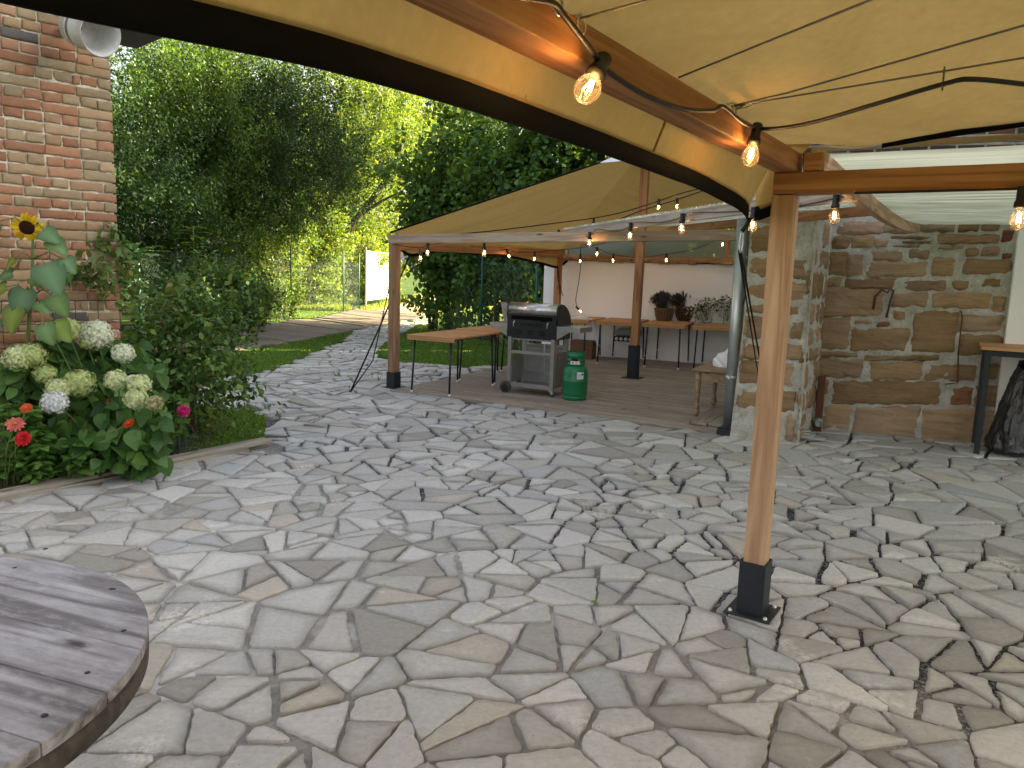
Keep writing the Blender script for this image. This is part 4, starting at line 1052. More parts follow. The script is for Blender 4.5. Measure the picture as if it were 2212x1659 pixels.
# ------------------------------------------------------------------ deck canopy
PA, PB, PD, PM = Vector((-1.60, 10.27, 0)), Vector((2.24, 7.93, 0)), Vector((.80, 14.55, 0)), Vector((1.85, 11.7, 0))
df = empty('pergola', PA, 'larch frame of the far canopy over the wooden deck', 'pergola frame')
p1 = beam('post', PA + Z * .02, PA + Z * 1.93, .115, .115, M['larch_brown'], df, up=DY); shoe_for(p1, df, PA + Z * .004, .13, .21, .24, False)
p2 = beam('post', PD + Z * .06, PD + Z * 1.93, .115, .115, M['larch'], df, up=DY)
p3 = beam('mast', PM + Z * .05, PM + Z * 3.42 + Vector((.02, 0, 0)), .115, .115, M['larch'], df, up=DY); shoe_for(p3, df, PM + Z * .045, .135, .5, .27, False)
beam('beam', PA + Z * 1.98 - DX * .07, PB + Z * 2.045, .10, .11, M['larch_grey'], df)
beam('beam', PA + Z * 1.90 + DY * .06, PD + Z * 1.96 + DY * .05, .09, .12, M['larch'], df)
def deck_canopy():
    A, D, Mt = PA + Z * 2.06 - DY * .1, PD + Z * 2.03 + DY * .1, PM + Z * 3.47; E = PD + az(112) * 4.6 + Z * 2.95 + DY * .1; Ff = PB + Z * 3.05 + DX * .4 + DY * .3
    t = empty('canvas_canopy', Mt, 'tan canvas canopy rising to a mast over the wooden deck', 'canopy')
    V_, Fq = [], []
    def tri(P, Q, T, n=36, sag=.10, seed=0):
        b = len(V_); 
        for i in range(n + 1):
            for j in range(n + 1):
                s, q = i / n, j / n; base = P.lerp(Q, s); p = base.lerp(T, q)
                w_ = math.sin(PI * s) * math.sin(PI * q ** .8); p = p - Z * sag * w_ + Z * (.014 * fr((s * 3, q * 2, seed), 2.0, 3) * w_ + .008 * math.sin(s * 40) * (1 - s) * q * (1 - q))
                V_.append(tuple(p))
        for i in range(n):
            for j in range(n): Fq.append((b + i * (n + 1) + j, b + (i + 1) * (n + 1) + j, b + (i + 1) * (n + 1) + j + 1, b + i * (n + 1) + j + 1))
    tri(A, D, Mt, seed=1); tri(D, E, Mt, seed=2)
    link('roof_cloth', np_mesh('roof_cloth', np.array(V_), np.array(Fq), None, True), t, M['canvas'])
    # peak hood: pale outer cloth that carries on over the mast towards the front
    V_, Fq = [], []; a0 = Mt + (A - Mt) * .20; pk = Mt + Vector((.55, -.35, .30)); pk2 = Mt + Vector((1.6, -1.2, .1))
    tri(a0, Mt + Vector((1.7, -1.3, -.15)), pk, 10, -.02, 3)
    link('peak_hood', np_mesh('peak_hood', np.array(V_), np.array(Fq), None, True), t, M['cloth'])
    e = MB(); e.tube([A, A.lerp(Mt, .5) + Z * .0, Mt, Mt + Vector((1.7, -1.3, -.15))], .012, 8); e.build('edge_webbing', M['webbing'], t)
    # low left eave pulled down at two tips
    t1, t2, mid = Vector((-1.46, 10.70, 1.79)), Vector((.78, 14.5, 1.71)), Vector((-.80, 11.75, 1.87)); e0 = PA + DY * .12 + Z * 1.93 - DX * .04
    low = [e0, t1, t1.lerp(mid, .5) + Z * .035, mid, mid.lerp(t2, .45) + Z * .045, mid.lerp(t2, .8) + Z * .02, t2, t2 + DX * .1 + DY * .2 + Z * .12]
    V_, Fq = [], []; lw = catmull(low, 8); n = len(lw)
    for i, p in enumerate(lw):
        q = max(0, min(1, (p - A).dot((D - A).normalized()) / (D - A).length)); top = A.lerp(D, q)
        for j in range(5): V_.append(tuple(top.lerp(p, j / 4)))
    Fq = [(i * 5 + j, (i + 1) * 5 + j, (i + 1) * 5 + j + 1, i * 5 + j + 1) for i in range(n - 1) for j in range(4)]
    link('valance', np_mesh('valance', np.array(V_), np.array(Fq), None, True), t, M['canvas'])
    e = MB(); e.tube(lw, .022, 8); e.build('edge_webbing', M['webbing'], t)
    anchor = Vector((-2.08, 9.78, .005))
    g = empty('guy_rope', anchor, 'slack pair of black guy ropes pegged to the paving left of the deck post', 'rope', 'guy ropes of the canopies')
    m = MB(); m.tube([t1, t1.lerp(anchor, .55) + DX * .02, anchor], .011, 6); m.tube([PA + Z * 1.45 - DX * .06, (PA + Z * .7 - DX * .06).lerp(anchor, .45), anchor], .008, 6); m.build('rope', M['rope'], g)
    k = MB(); q = (PA + Z * 1.45 - DX * .06); k.tube([q.lerp(anchor, s) + Vector((.012 * math.sin(s * 300), .012 * math.cos(s * 300), 0)) for s in np.linspace(.02, .12, 14)], .008, 5); k.build('knot', M['rope'], g)
    p = MB(); p.lathe([(0, .03), (.02, .02), (.02, 0), (.012, -.05), (0, -.05)], anchor, 10); p.build('peg', M['black_metal'], g)
    h = t2 + Vector((.06, -.08, -.5)); g = empty('guy_rope', t2, 'short guy rope tied from the canopy tip to the rear deck post', 'rope', 'guy ropes of the canopies')
    m = MB(); m.tube([t2, t2.lerp(h, .3) + DX * .015, h], .009, 6); m.tube([t2, t2.lerp(h, .4) - DX * .02, h + Vector((.06, 0, -.03))], .007, 6); m.build('rope', M['rope'], g)
deck_canopy()
def on_b(x, y, d): return on_plane(x, y, PA - DY * d, DY)
string_light('light cable with three bulbs on the left of the far canopy front beam', [on_b(x, y, .07) for x, y in ((848, 527), (880, 533), (908, 535), (924, 529), (960, 524), (1000, 517), (1046, 523), (1120, 521), (1170, 512), (1205, 502))],
             [(on_b(908, 541, .07), DN), (on_b(924, 529, .07), DN), (on_b(1046, 529, .07), DN)], .0045, .05)
string_light('light cable with two bulbs slung under the left eave of the far canopy', [at(x, y, 12.6) for x, y in ((1062, 548), (1095, 538), (1120, 545), (1155, 545), (1200, 540), (1250, 536), (1310, 524))], [(at(1095, 541, 12.6), (.4, 0, -1)), (at(1155, 546, 12.6), DN)], .005, .05)
string_light('light cable with four bulbs drooping in front of the white wall', [at(x, y, 13.3) for x, y in ((1256, 560), (1257, 529), (1290, 537), (1325, 550), (1383, 556), (1440, 549), (1500, 538), (1562, 512), (1600, 500))],
             [(at(1290, 536, 13.3), DN), (at(1325, 551, 13.3), DN), (at(1440, 550, 13.3), DN), (at(1562, 515, 13.3), DN)], .005, .12)
string_light('light cable hanging down the white wall to a bulb lying on the corner table', [at(x, y, 13.6) for x, y in ((1254, 540), (1254, 575), (1250, 610), (1244, 645), (1246, 660), (1251, 671))], [(at(1254, 552, 13.6), DN), (at(1246, 664, 13.6), (.7, 0, -.7))], .006, .11)
string_light('upper light cable with bulbs under the peak of the far canopy', [at(x, y, 11.0) for x, y in ((905, 516), (978, 507), (1080, 497), (1200, 482), (1283, 471), (1350, 457), (1423, 434), (1470, 418), (1520, 405))],
             [(at(1283, 474, 11.0), DN), (at(1423, 433, 11.0), DN)], .008, .05)
string_light('second cable under the far canopy peak with a single bulb right of the mast', [at(x, y, 11.2) for x, y in ((1300, 490), (1380, 457), (1463, 431), (1530, 408))], [(at(1463, 431, 11.2), DN)], .008, .05)

# galvanised steel post beside the buttress
gs = empty('steel_post', (2.25, 7.80, 0), 'galvanised steel pipe post on a black foot beside the stone buttress', 'post')
m = MB(); m.lathe([(0, .08), (.064, .08), (.064, 2.2), (.0, 2.2)], (2.25, 7.80, 0), 28); m.build('pipe', M['galv'], gs)
m = MB(); m.box((2.25, 7.80, .045), (.19, .19, .07), RF); m.box((2.25, 7.80, .09), (.15, .15, .02), RF); m.build('foot', M['black_metal'], gs, .006)
m = MB(); m.lathe([(.066, .60), (.070, .60), (.070, .63), (.066, .63)], (2.25, 7.80, 0), 28); m.box((2.20, 7.73, .615), (.05, .02, .025), RF); m.build('clamp', M['zinc'], gs)

# ------------------------------------------------------------------ slatted folding tables
def table_parts(root):
    w_, L, h = .72, 1.18, .745
    m = MB(); n = 14
    for i in range(n):
        y = -L / 2 + L * (i + .5) / n; m.box((0, y, h - .012), (w_, L / n - .026, .024))
    o = m.build('slats', M['slat'], root, .003, seg=1)
    for y in (-L / 2 + .012, L / 2 - .012): m = MB(); m.box((0, y, h - .045), (w_ - .02, .022, .04)); m.build('apron', M['slat'], root, .003, seg=1)
    m = MB()
    for y in (-L / 2 + .05, L / 2 - .05): m.box((0, y, h - .042), (w_ - .06, .03, .03))
    for x in (-.26, .26): m.box((x, 0, h - .036), (.03, L - .13, .022))
    m.build('steel_frame', M['black_metal'], root)
    for sx in (-1, 1):
        for sy in (-1, 1):
            m = MB(); m.tube([(sx * .27, sy * (L / 2 - .06), h - .05), (sx * .285, sy * (L / 2 - .02), .02)], .0135, 10); l = m.build('leg', M['black_metal'], root)
            m = MB(); m.lathe([(0, .03), (.016, .03), (.017, 0), (0, 0)], (sx * .285, sy * (L / 2 - .02), 0), 10); f = m.build('foot_cap', M['cream'], l)
def copy_tree(o, parent=None):
    c = o.copy(); COL.objects.link(c); c.parent = parent
    for ch in list(o.children): copy_tree(ch, c)
    return c
t0 = empty('slatted_table', (0, 0, 0)); table_parts(t0); proto_used = False
for (x, y, rz, lab) in ((-.78, 10.18, -27, 'slatted table nearest the deck post with its whole front end showing'), (-.24, 11.25, -27, 'slatted table half hidden behind the barbecue next to the lawn'), (.34, 12.30, -27, 'slatted table behind the barbecue at the back of the left row'),
                        (1.17, 13.95, -20.5, 'slatted table in the corner carrying the white power strip'), (1.93, 13.66, -20.5, 'slatted table above the wall mounted hob'), (2.70, 13.39, -20.5, 'slatted table carrying two wicker baskets of lavender'), (3.47, 13.11, -20.5, 'slatted table carrying glass vases of pale flowers')):
    t = t0 if not proto_used else copy_tree(t0); proto_used = True
    yy = (Vector((x, y, 0)) - DA).dot(DY); t.location = (x, y, dz(yy) + .002); t.rotation_euler = (0, 0, math.radians(rz)); tag(t, lab, 'table', 'slatted folding tables on the deck')

# ------------------------------------------------------------------ barbecue
def barbecue():
    c = Vector((.33, 10.08, .028)); X, Y = DX, DY
    R3 = Matrix((X, Y, Z)).transposed(); L = lambda x, y, z: c + X * x + Y * y + Z * z
    t = empty('gas_barbecue', c, 'stainless and black gas barbecue on wheels seen from behind', 'barbecue')
    def bx(name, items, mat, bev=.003, parent=t):
        m = MB()
        for (x, y, z, sx, sy, sz) in items: m.box(L(x, y, z), (sx, sy, sz), R3)
        return m.build(name, mat, parent, bev)
    for sx in (-1, 1):
        for sy in (-1, 1): bx('leg', [(sx * .315, sy * .21, .41, .05, .045, .66)], M['steel'])
    bx('cross_bar', [(0, -.212, .545, .58, .02, .038)], M['steel'])
    bx('bottom_shelf', [(0, -.215, .115, .58, .03, .055), (0, 0, .10, .60, .42, .012)], M['steel_dirty'])
    bx('side_panel', [(.338, .0, .34, .006, .36, .44)], M['gas_green'] if False else M['steel_dirty'])
    bx('side_panel', [(-.338, .05, .30, .006, .28, .34)], M['steel_dirty'])
    for x0 in (-.148, .148):
        d = bx('door', [(x0, .205, .37, .27, .012, .52)], M['steel_dirty'])
        bx('door_frame', [(x0, .196, .62, .285, .012, .03), (x0, .196, .56, .25, .008, .018), (x0, .196, .24, .285, .012, .05), (x0, .196, .12, .285, .012, .022), (x0 - .135, .196, .37, .018, .012, .5), (x0 + .135, .196, .37, .018, .012, .5)], M['steel'], parent=d)
    fb = bx('firebox', [(0, 0, .81, .72, .46, .165)], M['bbq_black'], .006)
    bx('vent', [(-.18 + .17 * i, -.2305, .83 - .022 * k, .085, .004, .007) for i in range(3) for k in range(3)], M['slot'], 0, fb)
    bx('under_rail', [(0, -.2, .72, .64, .02, .03)], M['steel_dirty'])
    bk = bx('back_panel', [(0, -.222, .98, .70, .018, .20)], M['bbq_black'], .006)
    bx('burner_slot', [(0, -.2325, .995, .60, .004, .05), (.17, -.236, .985, .075, .006, .055)], M['slot'], .001, bk)
    bx('vent', [(-.14 + .055 * i, -.2325, .925 - .013 * k, .04, .004, .005) for i in range(6) for k in range(3)], M['slot'], 0, bk)
    for x in (-.255, .235):
        m = MB(); m.tube([L(x + .01, -.235, .95), L(x, -.245, .93), L(x - .005, -.24, .875)], .008, 8); m.build('hinge_hook', M['zinc'], bk)
    # hood: quarter round profile swept along X
    def prof(s=1.0):
        p = [(-.235, 1.005)]
        p += [(-.235, 1.10)]
        for a in np.linspace(0, 1, 12): p.append((-.235 + .10 * math.sin(a * PI / 2) , 1.10 + .07 * (1 - math.cos(a * PI / 2)) ))
        return p
    shell = [(-.237, 1.045), (-.237, 1.105), (-.228, 1.140), (-.205, 1.166), (-.165, 1.182), (-.10, 1.185), (-.02, 1.172), (.06, 1.14), (.13, 1.09), (.185, 1.02), (.22, .94), (.232, .87)]
    m = MB(); n = len(shell); vs = [L(x, y, z) for x in (-.355, .355) for y, z in shell]; m.add(vs, [(i, i + 1, n + i + 1, n + i) for i in range(n - 1)], (1, 1, 1), True)
    o = m.build('hood', M['hood'], t); s = o.modifiers.new('thick', 'SOLIDIFY'); s.thickness = .006
    for x in (-.362, .362):
        m = MB(); poly = [(y * 1.01, z + .002) for y, z in shell] + [(.19, .87), (-.2, .90)]
        m.prism(poly, L(x - .008, 0, 0), Y, Z, X, .016); q = m.build('end_cap', M['bbq_black'], o, .005); 
    # side shelves with brackets, and the burner cover standing open
    for s, x0, x1 in ((-1, -.62, -.365), (1, .365, .68)):
        sh = bx('side_shelf', [((x0 + x1) / 2, -.02, .905, x1 - x0, .42, .012), ((x0 + x1) / 2, -.225, .875, x1 - x0, .01, .06), (x0 if s < 0 else x1, -.02, .875, .01, .42, .06)], M['steel'], .004)
        m = MB(); xi = x0 if s > 0 else x1; xo = xi + s * .17; m.prism([(xi, .845), (xo, .845), (xi, .74)], L(0, -.226, 0), X, Z, Y, .008); m.build('bracket', M['steel'], sh)
    m = MB(); yl = [(-.60, .91), (-.385, .91), (-.43, 1.165), (-.51, 1.165), (-.53, 1.148), (-.56, 1.148), (-.575, 1.165), (-.66, 1.165)]
    m.prism([(x, z) for x, z in yl], L(0, .12, 0), X, Z, Y, .012); m.build('burner_cover', M['cover'], t, .002)
    for x, y in ((-.30, -.245), (-.30, .245)):
        q = X.to_track_quat('Z', 'Y').to_matrix(); m = MB(); m.lathe([(.0, -.022), (.045, -.022), (.05, -.02), (.074, -.025), (.078, 0), (.074, .025), (.05, .02), (.045, .012), (0, .012)], L(x - .05, y, .078), 28, Y.to_track_quat('Z', 'Y').to_matrix())
        wv = m.build('wheel', M['rubber'], t); m = MB(); m.lathe([(0, -.028), (.05, -.028), (.055, -.02), (.02, -.034), (0, -.034)], L(x - .05, y, .078), 20, Y.to_track_quat('Z', 'Y').to_matrix()); m.build('hub', M['black_metal'], wv)
    for x, y in ((.30, -.2), (.30, .2)):
        m = MB(); m.lathe([(0, -.014), (.03, -.014), (.038, -.008), (.038, .008), (.03, .014), (0, .014)], L(x + .02, y, .04), 20, Y.to_track_quat('Z', 'Y').to_matrix()); cw = m.build('caster', M['rubber'], t)
        m = MB()
        for k in (-.018, .018): m.prism([(-.03, .085), (.03, .085), (.035, .045), (.02, .03)], L(x + .0, y + k - .002, 0), X, Z, Y, .004)
        m.build('fork', M['zinc'], cw)
    m = MB(); m.tube(catmull([L(.30, -.05, .60), L(.36, -.1, .50), L(.40, -.2, .50), L(.45, -.28, .52)], 6), .007, 6); m.build('gas_hose', M['orange_hose'], t)
mm = Mat('scorched_cover', .45, .4, .5); pv = mm.n('VectorMath', {0: mm.co.outputs['Object'], 1: (-.46, .3, 1.02)}, operation='SUBTRACT').outputs[0]
mm.col(mm.ramp(mm.noise(5, None, 4), [(.35, (.38, .36, .33)), (.5, (.20, .14, .08)), (.62, (.33, .31, .28))])); M['cover'] = mm.m
barbecue()

def gas_cylinder():
    c = Vector((.80, 9.66, .026)); t = empty('gas_cylinder', c, 'green gas cylinder with white hazard stickers standing on the deck', 'gas cylinder')
    m = MB(); m.lathe([(0, .03), (.125, .03), (.148, .05), (.156, .075), (.158, .09), (.158, .235), (.160, .238), (.160, .246), (.158, .249), (.158, .34), (.154, .375), (.140, .408), (.115, .43), (.06, .45), (0, .455)], c, 40); m.build('body', M['gas_green'], t)
    m = MB(); m.lathe([(.142, .06), (.148, .055), (.150, .0), (.144, 0), (.142, .06)], c, 40); m.build('foot_ring', M['gas_green'], t)
    # collar with a hand hole towards the viewer
    m = MB(); r = .112; va = math.atan2(-c.y, -c.x)
    segs = [(0, .43, .475), (1, .475, .53), (2, .53, .595)]
    for lev, z0, z1 in segs:
        n = 40
        for i in range(n):
            a0, a1 = 2 * PI * i / n, 2 * PI * (i + 1) / n; mid = (a0 + a1) / 2 - va; mid = (mid + PI) % (2 * PI) - PI
            hole = lev == 1 and (abs(mid) < .55 or abs(abs(mid) - PI) < .55)
            if hole: continue
            m.lathe([(r - .003, z0), (r + .003, z0), (r + .003, z1), (r - .003, z1), (r - .003, z0)], c, 1, None, (1, 1, 1), a0, a1)
    m.lathe([(r + .004, .595), (r + .006, .602), (r, .608), (r - .006, .602), (r - .004, .595), (r + .004, .595)], c, 40); m.build('collar', M['gas_green'], t)
    m = MB(); m.lathe([(0, .45), (.025, .45), (.022, .52), (.014, .55), (0, .55)], c, 14); m.box(c + Vector((-.03, -.03, .51)), (.07, .03, .03)); m.build('valve', M['black_metal'], t)
    def stick(name, a0, a1, z0, z1, rr, mat, par): m = MB(); m.lathe([(rr, z0), (rr, z1)], c, 10, None, (1, 1, 1), a0, a1); return m.build(name, mat, par)
    s = stick('label', va - .62, va + .42, .458, .497, .1165, M['label'], t)
    def diamond(m, a, z, rr, h):
        pts = []
        for da, dz_ in ((0, h), (h / rr, 0), (0, -h), (-h / rr, 0)): pts.append(c + Vector((rr * math.cos(a + da), rr * math.sin(a + da), z + dz_)))
        m.add(pts, [(0, 1, 2, 3)])
    m = MB(); diamond(m, va - .36, .478, .1172, .014); diamond(m, va + .02, .478, .1172, .009); m.build('hazard_mark', M['label_red'], s)
    s = stick('label', va + .12, va + .68, .275, .365, .1592, M['label'], t); m = MB(); diamond(m, va + .56, .335, .160, .018); m.build('hazard_mark', M['label_red'], s)
    m = MB()
    for k in range(7): m.lathe([(.1597, .288 + .009 * k), (.1597, .2905 + .009 * k)], c, 8, None, (1, 1, 1), va + .16, va + .44)
    m.build('small_print', M['label_ink'], s)
gas_cylinder()

# ------------------------------------------------------------------ things on and under the wall tables
TZ = .815
def basket(px, py, rb, rt, h, mat, lab, lean, weave):
    c = gp(px, py, TZ); t = empty('wicker_basket', c, lab, 'basket', 'wicker baskets of lavender')
    m = MB(); n = 40
    for k in range(weave):
        z = h * k / (weave - 1); q = z / h; r = rb + (rt - rb) * math.sin(q * PI / 2 * 1.0) + (.02 if mat == 'wicker_dark' else 0) * math.sin(q * PI)
        m.tube([c + Vector((r * (1 + .02 * math.sin(a * 20 + k * PI)) * math.cos(a), r * (1 + .02 * math.sin(a * 20 + k * PI)) * math.sin(a), z + .006)) for a in np.linspace(0, 2 * PI, 60)], h / weave * .36, 5, cap=False)
    for k in range(20):
        a = 2 * PI * k / 20; m.tube([c + Vector(((rb + (rt - rb) * math.sin(q * PI / 2) + (.022 if mat == 'wicker_dark' else .003) * math.sin(q * PI)) * math.cos(a), (rb + (rt - rb) * math.sin(q * PI / 2) + (.022 if mat == 'wicker_dark' else .003) * math.sin(q * PI)) * math.sin(a), q * h)) for q in np.linspace(0, 1, 6)], .006, 5)
    m.build('body', M[mat], t)
    ln = MB(); ln.lathe([(0, .004), (rb - .012, .004), (rt - .014, h * .6), (rt - .014, h - .01)], c, 24); ln.build('gap_shade', M['slot'], t)  # added black inner shell, painting the shade behind the weave
    hd = MB(); hd.tube([c + QD * (rt * .85 * math.cos(a)) + Z * (h - .03 + (.19) * math.sin(a)) for a in np.linspace(0, PI, 16)], .011, 7); hd.build('handle', M[mat], t)
    rng = np.random.default_rng(int(px)); n = 420
    s = empty('lavender_bunch', c + Z * (h - .04), 'dark bunch of dried lavender standing in the ' + ('pale' if mat == 'wicker' else 'dark') + ' basket', 'flowers', 'bunches of lavender')
    base = np.array(c) + np.array([0, 0, h * .5]); d = nrm(rng.normal(0, .24, (n, 3)) + np.array(lean)); L = rng.uniform(.34, .54, n)
    pos = base + d * (L * .62)[:, None] + rng.normal(0, .012, (n, 3)); nn = rng.normal(0, 1, (n, 3))
    V1, F1, C1_ = inst(*DIAMOND, pos, frames(d, nn), np.c_[rng.uniform(.07, .11, n), rng.uniform(.05, .07, n), rng.uniform(.05, .07, n)], np.repeat(np.array([[.085, .08, .075]]), n, 0) * rng.uniform(.6, 1.5, (n, 1)))
    d2 = d; pos2 = base + d2 * (L * .15)[:, None]
    V2, F2, C2 = inst(*DIAMOND, pos2, frames(d2, nn), np.c_[L * .55, np.full(n, .015), np.full(n, .015)], np.repeat(np.array([[.07, .085, .045]]), n, 0))
    link('stalks', np_mesh('stalks', np.r_[V1, V2], np.r_[F1, F2 + len(V1)], np.r_[C1_, C2]), s, M['lav'])
basket(1434, 693, .125, .17, .215, 'wicker', 'pale wicker basket with a low round handle', (-.22, 0, 1), 12)
basket(1478, 693, .125, .165, .25, 'wicker_dark', 'dark barrel shaped wicker basket with a tall handle', (-.42, 0, 1), 10)
def vases():
    labs = ['small glass vase with a low white posy beside the dark basket', 'round glass vase, second from the dark basket', 'glass vase in the middle of the flower row', 'glass vase with the tallest pale sprays', 'straight glass vase next to the steel post']
    prof = [[(.05, .0), (.052, .01), (.052, .14)], [(.06, 0), (.09, .04), (.09, .08), (.05, .13), (.05, .16), (.058, .24)], [(.055, 0), (.07, .05), (.06, .12), (.05, .24)], [(.06, 0), (.085, .05), (.075, .11), (.045, .17), (.052, .26)], [(.065, 0), (.067, .01), (.067, .26)]]
    for i, (px, py) in enumerate(((1508, 697), (1527, 698), (1540, 696), (1555, 697), (1570, 699))):
        c = gp(px, py, TZ); t = empty('flower_vase', c, labs[i], 'vase', 'glass vases of flowers')
        m = MB(); m.lathe([(0, .003)] + prof[i], c, 24); m.build('glass', M['glass'], t)
        h = prof[i][-1][1]; rng = np.random.default_rng(i + 40); n = 170
        base = np.array(c) + np.array([0, 0, .04]); d = nrm(rng.normal(0, .42, (n, 3)) + np.array([(0, 0, 1.1), (-.25, 0, 1), (0, 0, 1), (.2, 0, 1.2), (0, 0, 1)][i])); L = rng.uniform(.75, 1.35, n) * (h + .06)
        fl = rng.random(n) < .55; cc = np.where(fl[:, None], np.array([[.62, .62, .52]]), np.array([[.07, .11, .05]])) * rng.uniform(.7, 1.15, (n, 1))
        V1, F1, C1_ = inst(*OVATE, base + d * L[:, None], frames(rng.normal(0, 1, (n, 3)) + d * .5, rng.normal(0, 1, (n, 3))), rng.uniform(.035, .06, n), cc)
        link('bouquet', np_mesh('bouquet', V1, F1, C1_), t, M['petal'])
        s = MB()
        for k in range(10): dd = Vector(d[k]); s.tube([Vector(base), Vector(base) + dd * float(L[k])], .0025, 4)
        s.build('stems', M['twig'], t)
vases()
def clutter():
    Rq = Matrix((QD, -QN, Z)).transposed()
    c = gp(1252, 690, TZ); t = empty('power_strip', c, 'white power strip with a loose cable on the corner table', 'power strip'); m = MB(); m.box(c + Z * .025, (.30, .06, .05), Rq); m.build('body', M['cream'], t, .008)
    m = MB(); m.tube(catmull([c + QD * .15 + Z * .03, c + QD * .35 + QN * .45 + Z * .01, c + QD * .5 + QN * .62 - Z * .35, c + QD * .9 + QN * .5 - Z * .52, c + QD * 1.3 + QN * .2 - Z * .50, c + QD * 1.5 + QN * .1 - Z * .3], 8), .004, 6); m.build('lead', M['cream'], t)
    # hob on the wall
    p = QA + QD * 1.72 + QN * .16; t = empty('gas_hob', p + Z * .4, 'small grey gas hob with five dials hung on the white wall', 'hob')
    P = lambda x, d, z: p + QD * x + QN * d + Z * z
    m = MB(); m.prism([(-.22, .50), (.24, .50), (.25, .56), (.20, .64), (-.17, .64), (-.235, .56)], P(0, .1, 0), QD, Z, -QN, .18); m.build('lid', M['hob'], t, .02)
    b = MB(); b.prism([(-.24, .40), (.22, .40), (.22, .49), (-.24, .49)], P(0, .12, 0), QD, Z, -QN, .16); pn = b.build('panel', M['bbq_black'], t, .005)
    for k in range(5): m = MB(); m.lathe([(0, .0), (.034, 0), (.03, .02), (0, .02)], P(-.18 + .085 * k, .121, .445), 18, QN.to_track_quat('Z', 'Y').to_matrix()); m.build('dial', M['cream'], pn)
    c = gp(1259, 773, .07); m = MB(); m.box(c + Z * .16 + QN * .0, (.42, .3, .33), Rq); o = m.build('storage_box', M['box'], None, .006); tag(o, 'dark brown storage box on the deck behind the gas cylinder', 'box')
    # old table with turned legs, bundle of cloth
    Rt = Matrix((DX, DY, Z)).transposed(); c = Vector((2.53, 8.88, .045)); t = empty('old_table', c, 'low old wooden table with turned legs against the buttress', 'table')
    W_, L, h = .64, 1.0, .535
    m = MB()
    for k in range(3): m.box(c + Rt @ Vector((-W_ / 2 + W_ * (k + .5) / 3, 0, h)), (W_ / 3 - .002, L, .026), Rt)
    m.build('top', M['old_wood'], t, .005)
    for (x, y, sx, sy) in ((0, -L / 2 + .06, W_ - .14, .02), (0, L / 2 - .06, W_ - .14, .02), (-W_ / 2 + .06, 0, .02, L - .14), (W_ / 2 - .06, 0, .02, L - .14)): m = MB(); m.box(c + Rt @ Vector((x, y, h - .075)), (sx, sy, .105), Rt); m.build('apron', M['old_wood'], t, .003)
    for sx in (-1, 1):
        for sy in (-1, 1):
            q = c + Rt @ Vector((sx * (W_ / 2 - .06), sy * (L / 2 - .06), 0)); m = MB(); m.lathe([(0, 0), (.018, 0), (.024, .02), (.038, .045), (.040, .06), (.026, .085), (.034, .095), (.034, .105), (.022, .12), (.026, .20), (.034, .38), (.036, .40), (.036, .53), (0, .53)], q, 14); m.build('leg', M['old_wood'], t)
    # crumpled cloth
    rng = np.random.default_rng(3); n, k = 60, 40; vs = []; cc = Vector((2.56, 8.98, .595))
    for i in range(n):
        a = 2 * PI * i / n
        for j in range(k + 1):
            e = PI * j / k; r = Vector((.20 * math.cos(a) * math.sin(e), .27 * math.sin(a) * math.sin(e), .17 * math.cos(e) * (1 if math.cos(e) > 0 else .1)))
            r.z += .16 * math.exp(-((r.x - .08) ** 2 + (r.y - .1) ** 2) / .012); f = 1 + .26 * fr((r.x * 5, r.y * 5, r.z * 5), 1.0, 4) + .05 * math.sin(9 * fr(r, 4, 2) + a * 3); vs.append(tuple(cc + Rt @ (r * f)))
    me = np_mesh('cloth_bundle', np.array(vs), np.array([(i * (k + 1) + j, ((i + 1) % n) * (k + 1) + j, ((i + 1) % n) * (k + 1) + j + 1, i * (k + 1) + j + 1) for i in range(n) for j in range(k)]), None, True)
    tag(link('cloth_bundle', me, None, M['cloth']), 'crumpled bundle of white cloth heaped on the old table', 'cloth')
    # folded wooden easel leaning in the gap
    t = empty('wooden_easel', (2.72, 9.0, .04), 'brown wooden easel leaning in the gap behind the steel post', 'easel')
    a, b = at(1604, 700, 9.3), at(1616, 520, 9.6); beam('leg', Vector((a.x, a.y, .05)), b, .03, .04, M['old_wood'], t); a2 = at(1612, 640, 9.5); b2 = at(1598, 560, 9.4); beam('leg', Vector((a2.x + .25, a2.y, .05)), b2 + Z * .25, .03, .04, M['old_wood'], t)
    a, b = at(1596, 600, 9.4), at(1618, 598, 9.4); beam('ledge', a, b, .05, .04, M['old_wood'], t)
clutter()

